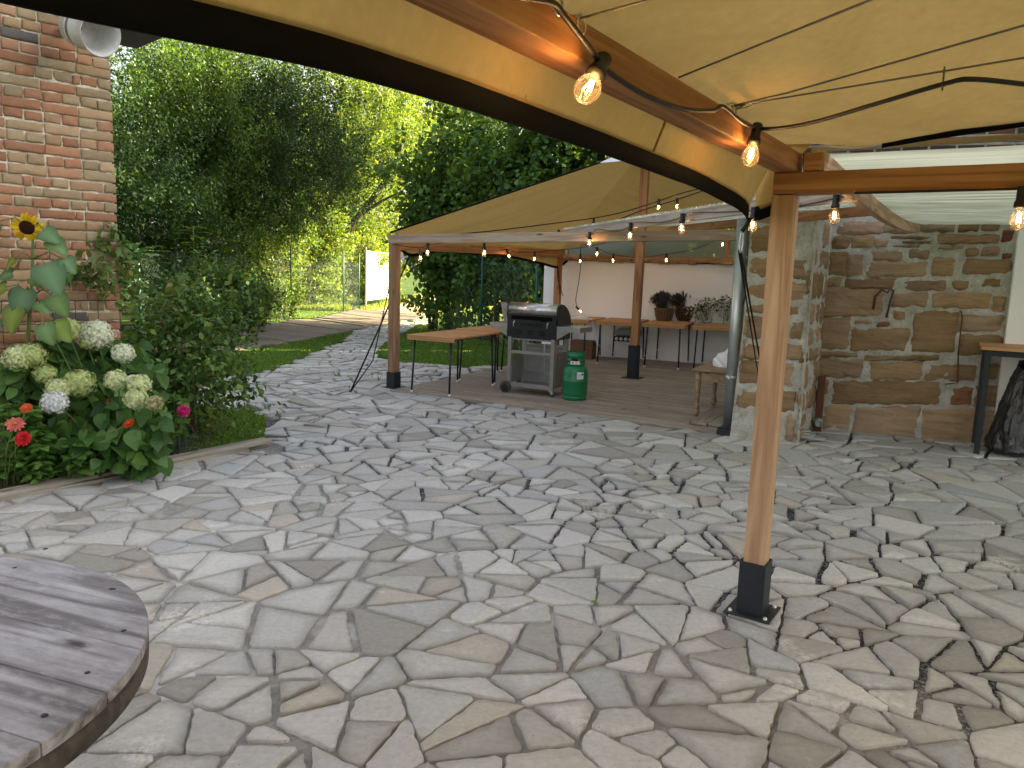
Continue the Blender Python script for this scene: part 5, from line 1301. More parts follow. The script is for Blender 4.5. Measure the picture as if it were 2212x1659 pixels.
# ------------------------------------------------------------------ bar table and bin bag at the right
def bar_table():
    c = Vector((4.45, 7.23, 0)); X, Y = az(119), az(29); Rr = Matrix((X, Y, Z)).transposed(); L = lambda x, y, z: c + X * x + Y * y + Z * z
    t = empty('bar_table', c, 'tall bar table with an orange wood top and black steel frame', 'table')
    beam('top', L(-.04, .33, 1.035), L(1.9, .33, 1.035), .72, .03, M['slat'], t, bevel=.004)
    for x in (.025, 1.85):
        for y in (.03, .62): m = MB(); m.box(L(x, y, .508), (.05, .05, 1.01), Rr); m.build('leg', M['black_metal'], t, .003)
    m = MB()
    for y in (.03, .62): m.box(L(.94, y, .99), (1.78, .045, .05), Rr)
    for x in (.025, 1.85): m.box(L(x, .325, .99), (.045, .54, .05), Rr)
    m.build('steel_frame', M['black_metal'], t, .003)
    rng = random.Random(1)
    for kk, (bx_, lab) in enumerate(((.36, 'black bin bag slumped under the bar table beside its leg'), (.92, 'black bin bag further along under the bar table'))):
        n, k = 120, 80; vs = []; q = L(bx_, .26, 0)
        for i in range(n):
            a = 2 * PI * i / n
            for j in range(k + 1):
                s = j / k; z = .93 * s
                r = .285 * (1 - .62 * s ** 1.15) * min(1, (s * 14 + .12) ** .5) ; r *= 1 + .10 * fr((math.cos(a) * 1.3, math.sin(a) * 1.3, z * 1.1), 1.8, 4) + .055 * math.sin(a * 7 + 3 * fr((math.cos(a), math.sin(a), z), 1.3, 2) + z * 3) * (.25 + s)
                cr_ = abs(fr((math.cos(a) * 2.2 + kk, math.sin(a) * 2.2, z * 2.8 + a * .3), 2.2, 3)); r += .022 * (cr_ - .2)
                if s < .25: r += .03 * math.sin(z * 60 + a * 2) * (.25 - s)
                if s > .78: r *= 1 + .55 * (s - .78) * math.sin(a * 2 + .5)
                vs.append(tuple(q + X * (r * math.cos(a) + .05 * s) + Y * (.8 * r * math.sin(a)) + Z * (z - (.0 if s < .85 else .08 * (s - .85) / .15 * (math.sin(a * 2) * .5 + .5)))))
            
        Fq = np.array([(i * (k + 1) + j, ((i + 1) % n) * (k + 1) + j, ((i + 1) % n) * (k + 1) + j + 1, i * (k + 1) + j + 1) for i in range(n) for j in range(k)])
        tag(link('bin_bag', np_mesh('bin_bag', np.array(vs), Fq, None, True), None, M['bag']), lab, 'bin bag', 'bin bags under the bar table')
bar_table()

# ------------------------------------------------------------------ cable spool table
def spool():
    c = Vector((-1.453, 1.477, 0)); r = .653; zt = .75
    t = empty('spool_table', c, 'round weathered cable spool used as a table', 'table')
    a, b = gp(0, 1380, zt), gp(269, 1450, zt); d = (b - a).normalized(); n = Vector((-d.y, d.x, 0)); Rb = Matrix((d, n, Z)).transposed().to_4x4(); Rb.translation = Vector((0, 0, 0))
    edges = [-.66, -.50, -.335, -.15, .02, .19, .35, .52, .66]; rng = random.Random(6)
    m = MB()
    for e0, e1 in zip(edges[:-1], edges[1:]):
        g = .0013; lo, hi = e0 + g, e1 - g; pts = []
        for k in range(17):
            y = lo + (hi - lo) * k / 16
            if abs(y) < r: pts.append((math.sqrt(r * r - y * y), y))
        poly = pts + [(-x, y) for x, y in reversed(pts)]
        zz = rng.uniform(-.0015, .0015)
        m.prism(poly, Vector((0, 0, zt - .03 + zz)), Vector((1, 0, 0)), Vector((0, 1, 0)), Z, .03)
    o = m.build('top_board', M['spool'], t, .003); o.matrix_basis = Rb
    m = MB()
    for k in range(9):
        for s in (-1, 1):
            y = edges[k] + (.07 if k < 8 else -.07); y = max(-.58, min(.58, y))
            for off in (.055,): x = s * (math.sqrt(r * r - y * y) - off - .008 * (k % 3)); m.lathe([(0, .0006), (.006, .0006), (.007, -.001)], (x, y + rng.uniform(-.02, .02) + (off - .07), zt + .0005), 10)
        m.lathe([(0, .0006), (.006, .0006), (.007, -.001)], (rng.uniform(-.3, .3), edges[k] + .05, zt + .0005), 10)
    o = m.build('nail_head', M['black_metal'], t); o.matrix_basis = Rb
    m = MB(); m.lathe([(r - .02, zt - .031), (r - .004, zt - .033), (r, zt - .05), (r - .002, zt - .082), (r - .012, zt - .088), (0, zt - .088)], c, 90); m.build('lower_layer', M['spool_side'], t)
    m = MB(); rr = .30
    for k in range(26): a0, a1 = 2 * PI * (k + .03) / 26, 2 * PI * (k + .97) / 26; m.add([c + Vector((q * math.cos(a), q * math.sin(a), z)) for z in (.09, zt - .088) for a in (a0, a1) for q in (rr, rr - .03)], [(0, 2, 6, 4), (1, 5, 7, 3), (0, 4, 5, 1), (2, 3, 7, 6)])
    m.build('drum', M['spool_side'], t)
    m = MB(); m.lathe([(0, .0), (r - .01, .0), (r, .02), (r, .07), (r - .01, .09), (0, .09)], c, 90); m.build('base_disc', M['spool_side'], t)
spool()

# ------------------------------------------------------------------ foliage
def pick(pal, n, rng, lo=.75, hi=1.25):
    p = np.array(pal); c = p[rng.integers(0, len(p), n)]
    return c * rng.uniform(lo, hi, (n, 1))
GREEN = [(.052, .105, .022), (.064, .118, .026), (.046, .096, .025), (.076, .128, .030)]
SUNLIT = [(.115, .165, .024), (.10, .155, .026), (.13, .172, .034), (.08, .14, .024)]  # yellower greens for the lit trees, sunlight put into the leaf colour
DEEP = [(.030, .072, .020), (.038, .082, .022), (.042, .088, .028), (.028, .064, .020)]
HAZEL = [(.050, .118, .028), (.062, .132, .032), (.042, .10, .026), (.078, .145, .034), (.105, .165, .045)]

SHADED = [(.020, .046, .013), (.024, .052, .014), (.028, .060, .018), (.018, .040, .012)]  # darkened greens, the shade inside the wood put into the leaf colour
def crown_points(rng, base, ctr, rad, n, lumps=24, fill=.25, flat_bottom=None):
    d = nrm(rng.normal(0, 1, (lumps, 3))); lc = d * rng.uniform(.55, .95, (lumps, 1))
    k = rng.integers(0, lumps, n); p = lc[k] + rng.normal(0, .20, (n, 3))
    q = rng.random(n) < fill; m = q.sum(); p[q] = nrm(rng.normal(0, 1, (m, 3))) * rng.random((m, 1)) ** .45 * .9
    P = np.array(ctr) + p * np.array(rad)
    if flat_bottom is not None: P[:, 2] = np.maximum(P[:, 2], flat_bottom + rng.random(n) * .5)
    return P

def foliage(rng, P, ctr, per, twig, spread, size, pal, tpl=DIAMOND, up=.5, droop=.0, wide=1.0, aspect=(1, 1, 1)):
    """leaves set along a short twig at every point of P"""
    n = len(P); out = nrm(P - np.array(ctr)); tw = nrm(out * .8 + rng.normal(0, .55, (n, 3)) + np.array([0, 0, up - droop]))
    k = np.repeat(np.arange(n), per); m = len(k); t = rng.random(m)
    pos = P[k] + tw[k] * (twig * (t - .35))[:, None] + rng.normal(0, spread, (m, 3))
    D = nrm(tw[k] * .5 + rng.normal(0, .75, (m, 3)) + np.array([0, 0, -.15])); N = rng.normal(0, .55, (m, 3)) + np.array([0, 0, .9]) + out[k] * .35
    tone = rng.uniform(.65, 1.3, n)[k]
    s = rng.uniform(.65, 1.25, m) * size; sc = np.c_[s * aspect[0], s * wide * aspect[1], s]
    C = pick(pal, m, rng) * tone[:, None]
    return inst(*tpl, pos, frames(D, N), sc, C)

def branches(m, rng, base, ctr, rad, P, r0, nlimb=7, stems=1, lean=(0, 0), nt=60):
    base = Vector(base); ctr = Vector(ctr); rad = Vector(rad)
    for s in range(stems):
        b = base + Vector((rng.uniform(-.35, .35), rng.uniform(-.35, .35), 0)) * (stems > 1)
        top = ctr + Vector((rng.uniform(-.3, .3) * rad.x, rng.uniform(-.3, .3) * rad.y, rad.z * rng.uniform(.35, .7))) * (1 if stems > 1 else .9)
        path = [b, b.lerp(top, .3) + Vector((rng.uniform(-.2, .2), rng.uniform(-.2, .2), .1)), b.lerp(top, .65) + Vector((rng.uniform(-.25, .25), rng.uniform(-.25, .25), .1)), top]
        pts = catmull(path, 5); rs = [r0 * (1 - .85 * i / (len(pts) - 1)) * (1.25 if i == 0 else 1) for i in range(len(pts))]
        m.tube([tuple(p) for p in pts], rs, 9)
        for l in range(max(2, nlimb // stems)):
            i = rng.integers(4, len(pts) - 2); st = pts[i]; tgt = Vector(P[rng.integers(0, len(P))]); e = st.lerp(tgt, .95); mid = st.lerp(e, .5) + Vector((0, 0, .12 * (e - st).length))
            lp = catmull([st, mid, e], 4); m.tube([tuple(p) for p in lp], [rs[i] * .55 * (1 - .85 * q / (len(lp) - 1)) for q in range(len(lp))], 6)
            for _ in range(nt // 10):
                s2 = lp[rng.integers(2, len(lp) - 1)]; g = Vector(P[rng.integers(0, len(P))]); g = s2 + (g - s2) * min(1, 1.1 / max((g - s2).length, .1))
                m.tube([tuple(s2), tuple(s2.lerp(g, .5) + Vector((0, 0, .05))), tuple(g)], [.014, .009, .004], 4)

def tree(name, lab, cat, base, ctr, rad, seed, n, per, size, pal, group=None, twig=.55, spread=.10, r0=.13, stems=1, lumps=24, fill=.25, mat='leaf', tpl=DIAMOND, flat=None, wide=1.0, nlimb=7, up=.5, droop=0, parts=('trunk', 'crown')):
    rng = np.random.default_rng(seed); t = empty(name, base, lab, cat, group)
    P = crown_points(rng, base, ctr, rad, n, lumps, fill, flat); m = MB()
    branches(m, rng, base, ctr, rad, P, r0, nlimb, stems); m.build(parts[0], M['bark'], t)
    V_, F_, C_ = foliage(rng, P, ctr, per, twig, spread, size, pal, tpl, up, droop, wide)
    link(parts[1], np_mesh(parts[1], V_, F_, C_), t, M[mat]); return t

WOODS = 'trees of the wood beyond the garden fence'
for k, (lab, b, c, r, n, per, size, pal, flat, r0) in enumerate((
 ('tall shaded tree just behind the brick house corner', (-10.6, 17.5), (-10.4, 17.5, 3.4), (2.7, 2.6, 2.8), 760, 76, .088, DEEP + SHADED, .3, .13),
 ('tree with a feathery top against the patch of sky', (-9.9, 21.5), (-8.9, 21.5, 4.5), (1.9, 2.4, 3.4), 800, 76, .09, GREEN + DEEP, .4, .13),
 ('broad shaded tree in the middle of the wood', (-8.6, 24.0), (-7.7, 23.8, 4.9), (2.7, 2.4, 3.2), 900, 80, .09, SHADED, 2.6, .14),
 ('sunlit leaning tree behind the lane gate', (-9.4, 33.0), (-7.0, 33.4, 6.4), (3.0, 3.2, 3.5), 900, 56, .12, SUNLIT + GREEN, 3.0, .20),
 ('yellow green tree lit from behind at the top of the wood', (-11.5, 31), (-11.2, 31, 6.4), (4.2, 3.2, 4.2), 1000, 56, .13, SUNLIT + GREEN, .5, .16),
 ('pale sunlit tree far down the lane', (-9.0, 41), (-8.4, 41, 7.0), (4.6, 3.6, 5.4), 900, 56, .16, SUNLIT, .5, .18),
 ('far tree closing the lane to the right of the gate', (-3.0, 48), (-3.2, 48, 7.6), (4.6, 3.6, 6.2), 900, 56, .17, SUNLIT + GREEN, 1.2, .18),
 ('unseen tree behind the hazel hedge, its high crown set to shade the wood', (2.4, 25.4), (2.2, 25.0, 8.3), (3.8, 3.2, 1.9), 900, 46, .15, GREEN + DEEP, 6.5, .22),  # added out of sight; crown height chosen to shade the middle of the wood
 ('tall tree added behind the hazels and screen to shade the wood', (6.6, 22.2), (6.6, 22.2, 5.8), (3.4, 2.6, 5.0), 700, 46, .15, GREEN + DEEP, .5, .16),  # added to keep the sun off the lower left trees
 ('tree at the back left of the wood half hidden by the house', (-15.5, 24), (-15, 24, 3.4), (3.4, 3, 3.1), 700, 46, .14, GREEN + SUNLIT, .3, .14))):
    tree('broadleaf_tree', lab, 'tree', (*b, -.05), c, r, k + 1, n, per, size, pal, WOODS, flat=flat, r0=r0, spread=.10, twig=.95, lumps=38, fill=.25, mat='leaf_shaded' if k in (0, 2) else 'leaf')
    if k == 3:
        m = MB(); m.tube(catmull([(-8.6, 31, -.05), (-7.4, 31, 1.9), (-6.3, 31, 3.5), (-5.1, 31, 5.1), (-4.6, 31.2, 6.4)], 6), [.20 - .13 * i / 24 for i in range(25)], 9); m.tube(catmull([(-6.2, 31, 3.6), (-5.4, 30.8, 4.1), (-4.6, 30.7, 4.5)], 5), [.09 - .06 * i / 10 for i in range(11)], 7); m.tube(catmull([(-7.0, 31, 2.5), (-7.2, 30.8, 3.6), (-6.9, 30.6, 4.8)], 5), [.09 - .06 * i / 10 for i in range(11)], 7); m.build('limb', M['bark'], bpy.data.objects[[o.name for o in bpy.data.objects if o.name.startswith('broadleaf_tree')][-1]])
for i, (b, c, r, lab) in enumerate((((-1.9, 20.6), (-1.75, 20.3, 3.0), (1.25, 1.2, 2.5), 'hazel bush at the lane end of the hedge'), ((-.4, 19.2), (-.45, 18.9, 3.3), (1.35, 1.2, 2.75), 'tall hazel bush second from the lane in the hedge'), ((.9, 18.2), (.9, 18.0, 3.1), (1.3, 1.2, 2.7), 'hazel bush with bare grey stems above the deck canopy'), ((2.4, 17.6), (2.4, 17.6, 3.0), (1.5, 1.2, 2.6), 'hazel bush rising behind the canopy peak'), ((4.2, 18.2), (4.2, 18.2, 3.0), (1.7, 1.3, 2.6), 'hazel bush seen through the glazed screen'))):
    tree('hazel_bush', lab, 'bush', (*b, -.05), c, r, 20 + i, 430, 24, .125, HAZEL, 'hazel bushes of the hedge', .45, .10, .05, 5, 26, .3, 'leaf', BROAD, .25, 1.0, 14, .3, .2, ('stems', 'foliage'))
# lower shrubs along and behind the fence
for i, (x, y, z, rx, ry, rz, n, size, pal, lab) in enumerate(((-6.15, 15.6, .62, 1.0, .9, .85, 210, .10, DEEP + HAZEL, 'dark leafy shrub in front of the first green fence post'), (-6.6, 18.6, .65, .9, 1.0, .7, 150, .09, DEEP + GREEN, 'low shrub along the sleeper path between two fence posts'), (-8.0, 19.5, 1.5, 1.2, 1.6, 1.6, 230, .10, SHADED + DEEP, 'shadowed bush behind the fence left of the lit leaves'),
        (-7.7, 24.6, 1.7, 1.1, 1.6, 1.7, 300, .10, SUNLIT + GREEN, 'sunlit bush behind the middle fence post'), (-7.2, 28.6, 1.8, 1.1, 1.5, 1.8, 300, .11, SUNLIT + GREEN, 'sunlit bush behind the chain link beside the gate'), (-10.6, 26.4, 1.9, 1.8, 1.6, 2.0, 320, .11, SUNLIT, 'large bright bush deeper in the wood'), (-6.9, 34.5, 2.0, 1.3, 1.8, 2.1, 240, .12, SUNLIT, 'bright bush behind the open gate'),
        (-2.4, 38, 1.2, 1.5, 1.6, 1.6, 220, .12, SUNLIT + GREEN, 'bush on the sunny verge right of the lane'), (-6.9, 22.2, .45, .5, 1.8, .5, 150, .08, GREEN, 'weedy growth at the foot of the fence'), (-12.5, 20, 1.8, 2.2, 1.8, 2.0, 260, .11, SHADED, 'dark undergrowth behind the rose bush'))):
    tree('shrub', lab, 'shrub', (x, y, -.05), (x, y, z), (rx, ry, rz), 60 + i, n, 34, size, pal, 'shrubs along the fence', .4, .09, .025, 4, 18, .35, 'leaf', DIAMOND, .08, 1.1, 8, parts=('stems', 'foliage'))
def sapling(base, h, seed, lab):
    """feathery young tree: long pinnate leaves in tiers round a thin stem"""
    rng = np.random.default_rng(seed); t = empty('feathery_sapling', base, lab, 'sapling', 'feathery saplings by the fence'); b = np.array(base); m = MB(); m.tube([base, Vector(base) + Vector((.03, .02, h))], [.02, .006], 6); m.build('stem', M['twig'], t)
    pos, D, N, sc = [], [], [], []
    for k in range(46):
        z = h * (.25 + .75 * k / 46); a = k * 2.4; L = .62 * (1 - .45 * k / 46); d0 = np.array([math.cos(a), math.sin(a), .35])
        for j in range(16):
            s = .2 + .8 * j / 16; p = b + np.array([0, 0, z]) + d0 * L * s - np.array([0, 0, .35 * L * s * s])
            for side in (-1, 1):
                pd = np.array([-math.sin(a), math.cos(a), 0]) * side + d0 * .45 + np.array([0, 0, -.2]); pos.append(p); D.append(pd); N.append(np.array([0, 0, 1.]) + rng.normal(0, .2, 3)); sc.append((.13 * (1 - .4 * s), .06, .1))
    n = len(pos); V_, F_, C_ = inst(*DIAMOND, np.array(pos), frames(np.array(D), np.array(N)), np.array(sc), pick([(.05, .115, .03), (.06, .13, .032)], n, rng)); link('leaves', np_mesh('leaves', V_, F_, C_), t, M['leaf'])
sapling((-6.9, 16.6, 0), 2.35, 3, 'tall feathery sapling beside the dark shrub'); sapling((-7.5, 16.0, 0), 1.9, 4, 'shorter feathery sapling nearest the brick house')

# ------------------------------------------------------------------ fences and gate
def chain_link(name, p, q, h, parent, cell=.075, z0=.03):
    p, q = Vector(p), Vector(q); L = (q - p).length; d = (q - p).normalized(); n = int(L / cell); k = int(h / cell); V_, E = [], []
    m = MB(); dn = Vector((-d.y, d.x, 0)); r = .0013
    for s in (-1, 1):
        i = -k
        while i <= n + k:
            x0, x1 = (i * cell, (i + s * k) * cell); z_0, z_1 = z0, z0 + k * cell; lo, hi = 0, 1
            if x1 != x0:
                ta, tb = (0 - x0) / (x1 - x0), (L - x0) / (x1 - x0); lo, hi = max(0, min(ta, tb)), min(1, max(ta, tb))
            if hi > lo + .01:
                a = p + d * (x0 + (x1 - x0) * lo) + Z * (z_0 + (z_1 - z_0) * lo) + dn * .003 * s; b = p + d * (x0 + (x1 - x0) * hi) + Z * (z_0 + (z_1 - z_0) * hi) + dn * .003 * s; m.tube([a, b], r, 3, cap=False)
            i += 1
    for z in (z0, z0 + h / 2, z0 + h): m.tube([p + Z * z, q + Z * z], .003, 4)
    return m.build(name, M['mesh_wire'], parent)
def fence(lab, posts, hs, mesh_h, seg_skip=()):
    t = empty('wire_fence', (*posts[0], 0), lab, 'fence'); 
    for (x, y), h in zip(posts, hs): m = MB(); m.lathe([(0, -.1), (.026, -.1), (.026, h), (.0, h + .01)], (x, y, 0), 12); m.build('post', M['fence_green'], t)
    for i in range(len(posts) - 1): chain_link('chain_link', (*posts[i], 0), (*posts[i + 1], 0), mesh_h, t, .075 if posts[0][1] < 21 and posts[0][0] > -5 else .10)
fence('green chain link fence along the left of the sleeper path', [(-6.9, 14.2), (-6.72, 17.4), (-6.62, 22.9), (-6.05, 27.3), (-6.2, 30.8)], [1.8, 1.78, 2.15, 2.12, 2.1], 1.75)
fence('green chain link fence with ivy between the lawn and the hazels', [(-2.05, 20.5), (-.75, 17.6), (.42, 15.0)], [2.1, 2.1, 2.05], 1.95)
def ivy():
    rng = np.random.default_rng(5); t = empty('ivy', (-.8, 17.7, 0), 'dark ivy climbing the chain link fence behind the deck', 'ivy'); n = 2600
    s = rng.random(n); base = np.c_[-2.0 + 2.5 * s, 20.5 - 5.5 * s, 1.75 * rng.random(n) ** 1.3 + .03]; base += rng.normal(0, .07, (n, 3)); base[:, :2] += np.array([.10, .05])
    keep = np.array([fr((p[0] * 1.2, p[1] * 1.2, p[2] * 1.4), 1.0, 3) > -.25 for p in base]); base = base[keep]; n = len(base)
    V_, F_, C_ = inst(*BROAD, base, frames(rng.normal(0, 1, (n, 3)) + np.array([0, 0, -.8]), rng.normal(0, .4, (n, 3)) + np.array([-.5, -.8, .35])), rng.uniform(.06, .13, n), pick(DEEP + [(.03, .06, .035)], n, rng)); link('leaves', np_mesh('leaves', V_, F_, C_), t, M['leaf_gloss'])
    m = MB()
    for k in range(26):
        s = (k + .5) / 26; b = Vector((-2 + 2.5 * s + .08, 20.5 - 5.5 * s, 0)); m.tube([b, b + Vector((rng.uniform(-.15, .15), .03, .8)), b + Vector((rng.uniform(-.3, .3), .05, 1.7))], [.012, .009, .004], 5)
    m.build('stems', M['woody'], t)
ivy()
def gate():
    a, b = Vector((-6.1, 31.6, 0)), Vector((-5.72, 35.6, 0)); d = (b - a).normalized(); n = Vector((d.y, -d.x, 0)); Rg = Matrix((d, -n, Z)).transposed()
    t = empty('lane_gate', a, 'white slatted metal gate leaf standing open in the sun', 'gate'); L = (b - a).length; P = lambda s, o, z: a + d * s + n * o + Z * z
    m = MB(); k = 11
    for i in range(k): m.box(P(.12 + (L - .2) * (i + .5) / k, 0, 1.22), ((L - .2) / k - .13, .02, 1.95), Rg)
    m.build('slats', M['cream'], t, .004)
    m = MB(); m.box(P(L / 2, -.0, .68), (L - .1, .022, .86), Rg); m.build('lower_panel', M['cream'], t)
    m = MB()
    for z in (.24, 2.2): m.box(P(L / 2, -.03, z), (L, .04, .06), Rg)
    m.build('frame', M['cream'], t)
    m = MB(); m.box(P(.02, 0, 1.15), (.10, .06, 2.45), Rg); m.build('gate_post', M['old_wood'], t, .01)
gate()

# ------------------------------------------------------------------ lawns
def grass():
    rng = np.random.default_rng(12); P = []
    for poly, dens in zip(LAWNS, (1500, 2200, 1500, 700)):
        xs, ys = [p[0] for p in poly], [p[1] for p in poly]; A = (max(xs) - min(xs)) * (max(ys) - min(ys)); k = int(A * dens)
        for x, y in zip(rng.uniform(min(xs), max(xs), k), rng.uniform(min(ys), max(ys), k)):
            if inside(poly, x, y) and fr((x, y, 7), 1.6, 3) > -.42: P.append((x, y, 0))
    PATH = [G(330, 775), G(345, 742), G(483, 713), G(592, 694), G(696, 683), G(770, 665), G(935, 682), G(835, 702), G(740, 720), G(640, 741), G(440, 769)]
    xs, ys = [p[0] for p in PATH], [p[1] for p in PATH]
    for _ in range(26000):
        x, y = rng.uniform(min(xs), max(xs)), rng.uniform(min(ys), 26)
        if inside(PATH, x, y) and fr((x * .8, y * 2.2, 2), 1.2, 3) > .02: P.append((x, y, -.01))
    # tufts straggling into joints and between the sleepers
    for _ in range(14000):
        x, y = rng.uniform(-7.4, .3), rng.uniform(8.5, 26)
        f = fr((x, y, 0), 1.1, 3)
        if f > .18 and (not inside(PATIO, x, y) or (f > .42 and x < -1.4)): P.append((x, y, 0))
    for _ in range(9000):
        x, y = rng.uniform(-5.8, 1), rng.uniform(28, 60)
        if x < -5.2 or x > -3.6: P.append((x, y, -.04))
    P = np.array(P); n = len(P); far = P[:, 1] > 27
    h = np.where(far, rng.uniform(.10, .25, n), rng.uniform(.014, .038, n)); wd = np.where(far, .03, .007 + .0007 * P[:, 1])
    a = rng.uniform(0, 2 * PI, n); lean = rng.normal(0, .35, (n, 2)); T = np.c_[np.cos(a), np.sin(a), np.zeros(n)] * wd[:, None]; tip = P + np.c_[lean * h[:, None], h]
    V_ = np.stack([P - T, P + T, tip], 1).reshape(-1, 3); C = pick([(.055, .13, .020), (.07, .15, .026), (.085, .16, .030), (.12, .17, .05)], n, rng)
    C[far] = pick([(.11, .17, .03), (.14, .19, .04)], int(far.sum()), rng)
    o = link('grass', np_mesh('grass', V_, np.arange(3 * n).reshape(-1, 3), np.repeat(C, 3, 0)), None, M['grass']); tag(o, kind='stuff')
grass()

# ------------------------------------------------------------------ flower bed
def sunflower():
    b = Vector((-3.40, 5.45, .01)); Y0 = 5.45; t = empty('sunflower', b, 'tall sunflower with one drooping yellow bloom against the brick wall', 'flower')
    top = at(66, 492, Y0); pts = [b, at(52, 900, Y0), at(60, 740, Y0), at(68, 640, Y0), at(70, 560, Y0), top + Vector((.0, .03, 0))]; m = MB(); m.tube(catmull(pts, 5), [.016 - .0085 * i / 25 for i in range(26)], 8)
    rng = random.Random(4)
    LV = [(-10, 480, (-.7, -.2, -.55), .30), (95, 500, (.75, -.3, -.35), .17), (112, 520, (.8, -.25, -.5), .17), (100, 575, (.65, -.4, -.9), .27), (52, 630, (-.15, -.5, -1), .25), (25, 590, (-.8, -.2, -.2), .14), (70, 600, (.8, -.1, -.6), .12), (118, 640, (.6, -.1, -1.1), .20), (32, 668, (-.2, -.5, -1), .22), (120, 700, (.8, -.3, -.7), .20), (95, 705, (.5, -.3, -1), .18), (-12, 690, (-.4, -.4, -1), .2), (10, 620, (-1, -.2, -.3), .16), (30, 560, (-.6, -.3, -.6), .12), (140, 560, (.8, -.3, -.9), .15), (85, 655, (.7, -.3, -.5), .13)]
    for (x, y, d, s) in LV:
        p = at(x, y, Y0 - rng.uniform(.02, .14)); st = min(pts, key=lambda q: abs(q.z - p.z - .06)); m.tube([st, st.lerp(p, .5) + Vector((0, 0, .05)), p], [.006, .005, .004], 6)
        l = MB(); c = rng.choice([(.050, .090, .050), (.045, .082, .048), (.055, .095, .042), (.075, .105, .024)]); heart_mb(l, p, d, (d[0] * .3 + rng.uniform(-.2, .2), -.75, .55), s * .84, c); o = l.build('leaf', M['leaf_gloss'], t, col=True)
        sm = o.modifiers.new('smooth', 'SUBSURF'); sm.levels = 1; sm.render_levels = 2
    m.build('stem', M['twig'], t)
    c = top + Vector((.0, -.04, .0)); f = Vector((.25, -.92, -.32)).normalized(); q = f.to_track_quat('Z', 'Y').to_matrix(); rg = np.random.default_rng(9); n = 32
    a = np.linspace(0, 2 * PI, n, endpoint=False) + rg.normal(0, .09, n); D, Nn, pos = [], [], []
    for k in range(n):
        v = q @ Vector((math.cos(a[k]), math.sin(a[k]), rg.uniform(-.25, .35))); D.append(v); Nn.append(f + Vector(rg.normal(0, .35, 3))); pos.append(c + (q @ Vector((math.cos(a[k]), math.sin(a[k]), 0))) * .040)
    V_, F_, C_ = inst(*leaf_tpl([.35, .8, 1, .75, 0], .15, .25), np.array(pos), frames(np.array(D), np.array(Nn)), np.c_[rg.uniform(.055, .078, n), np.full(n, .013), np.full(n, .06)], pick([(.78, .52, .012), (.85, .60, .02), (.72, .44, .008)], n, rg, .9, 1.1))
    hd = MB(); hd.lathe([(0, -.03), (.035, -.025), (.048, -.01), (.050, .004), (.040, .012), (.02, .015), (0, .013)], c, 24, q, (.045, .018, .006)); mm = plain('sunflower_disc', (.030, .012, .006), .95, .1, 0, .6, 120, .8); h = hd.build('flower_head', mm, t)
    link('petals', np_mesh('petals', V_, F_, C_, True), h, M['petal'])
    h.modifiers
sunflower()

def leafy(name, lab, cat, base, ctr, rad, seed, n, per, size, pal, tpl=OVATE, wide=1.0, group=None, twig=.25, spread=.05, mat='leaf_gloss', nst=14, stem='twig', r=.006, up=.3, flat=.03):
    rng = np.random.default_rng(seed); t = empty(name, base, lab, cat, group); P = crown_points(rng, base, ctr, rad, n, 20, .35, flat)
    m = MB(); b = Vector(base)
    for k in range(nst): e = Vector(P[rng.integers(0, n)]); s = b + Vector((rng.uniform(-.4, .4) * rad[0], rng.uniform(-.4, .4) * rad[1], 0)); m.tube([s, s.lerp(e, .5) + Vector((0, 0, .1 * (e - s).length)), e], [r, r * .8, r * .4], 6)
    m.build('stems', M[stem], t); V_, F_, C_ = foliage(rng, P, ctr, per, twig, spread, size, pal, tpl, up, 0, wide); link('leaves', np_mesh('leaves', V_, F_, C_, True), t, M[mat]); return t
leafy('rose_bush', 'rambling rose bush growing round the brick house corner', 'bush', (-3.0, 6.95, 0), (-2.98, 6.95, .72), (.60, .62, .62), 31, 420, 15, .062, DEEP + GREEN + [(.09, .11, .03)], OVATE, .95, None, .3, .05, 'leaf_gloss', 26, 'woody', .006)
# loose arching shoots of the rose
def shoots():
    rng = np.random.default_rng(6); t = empty('rose_shoots', (-2.85, 6.6, .3), 'long loose rose shoots arching out over the lawn and up the bricks', 'plant'); m = MB(); pos = []; D = []
    for k, (x0, y0, x1, y1, dpt) in enumerate(((330, 760, 390, 590, 6.7), (350, 720, 440, 700, 7.0), (300, 640, 240, 490, 6.25), (290, 620, 200, 520, 6.2), (370, 800, 470, 730, 7.1), (380, 780, 452, 760, 7.0), (350, 830, 410, 850, 6.9), (360, 860, 400, 905, 6.7), (250, 640, 180, 560, 6.0), (310, 600, 290, 545, 6.6), (220, 620, 150, 600, 6.0))):
        a, b = at(x0, y0, dpt), at(x1, y1, dpt - .15); c = a.lerp(b, .5) + Vector((0, 0, .06)); path = catmull([a, c, b], 8); m.tube(path, [.006 - .0035 * i / 16 for i in range(17)], 5)
        for i, p in enumerate(path):
            for _ in range(4): pos.append(np.array(p) + rng.normal(0, .035, 3)); D.append(rng.normal(0, .7, 3) + np.array([0, -.2, -.1]))
    n = len(pos); V_, F_, C_ = inst(*OVATE, np.array(pos), frames(np.array(D), rng.normal(0, .5, (n, 3)) + np.array([0, -.3, 1])), rng.uniform(.05, .085, n), pick([(.05, .105, .03), (.065, .12, .035), (.09, .11, .03), (.06, .115, .035)], n, rng)); m.build('stems', M['woody'], t); link('leaves', np_mesh('leaves', V_, F_, C_, True), t, M['leaf_gloss'])
shoots()

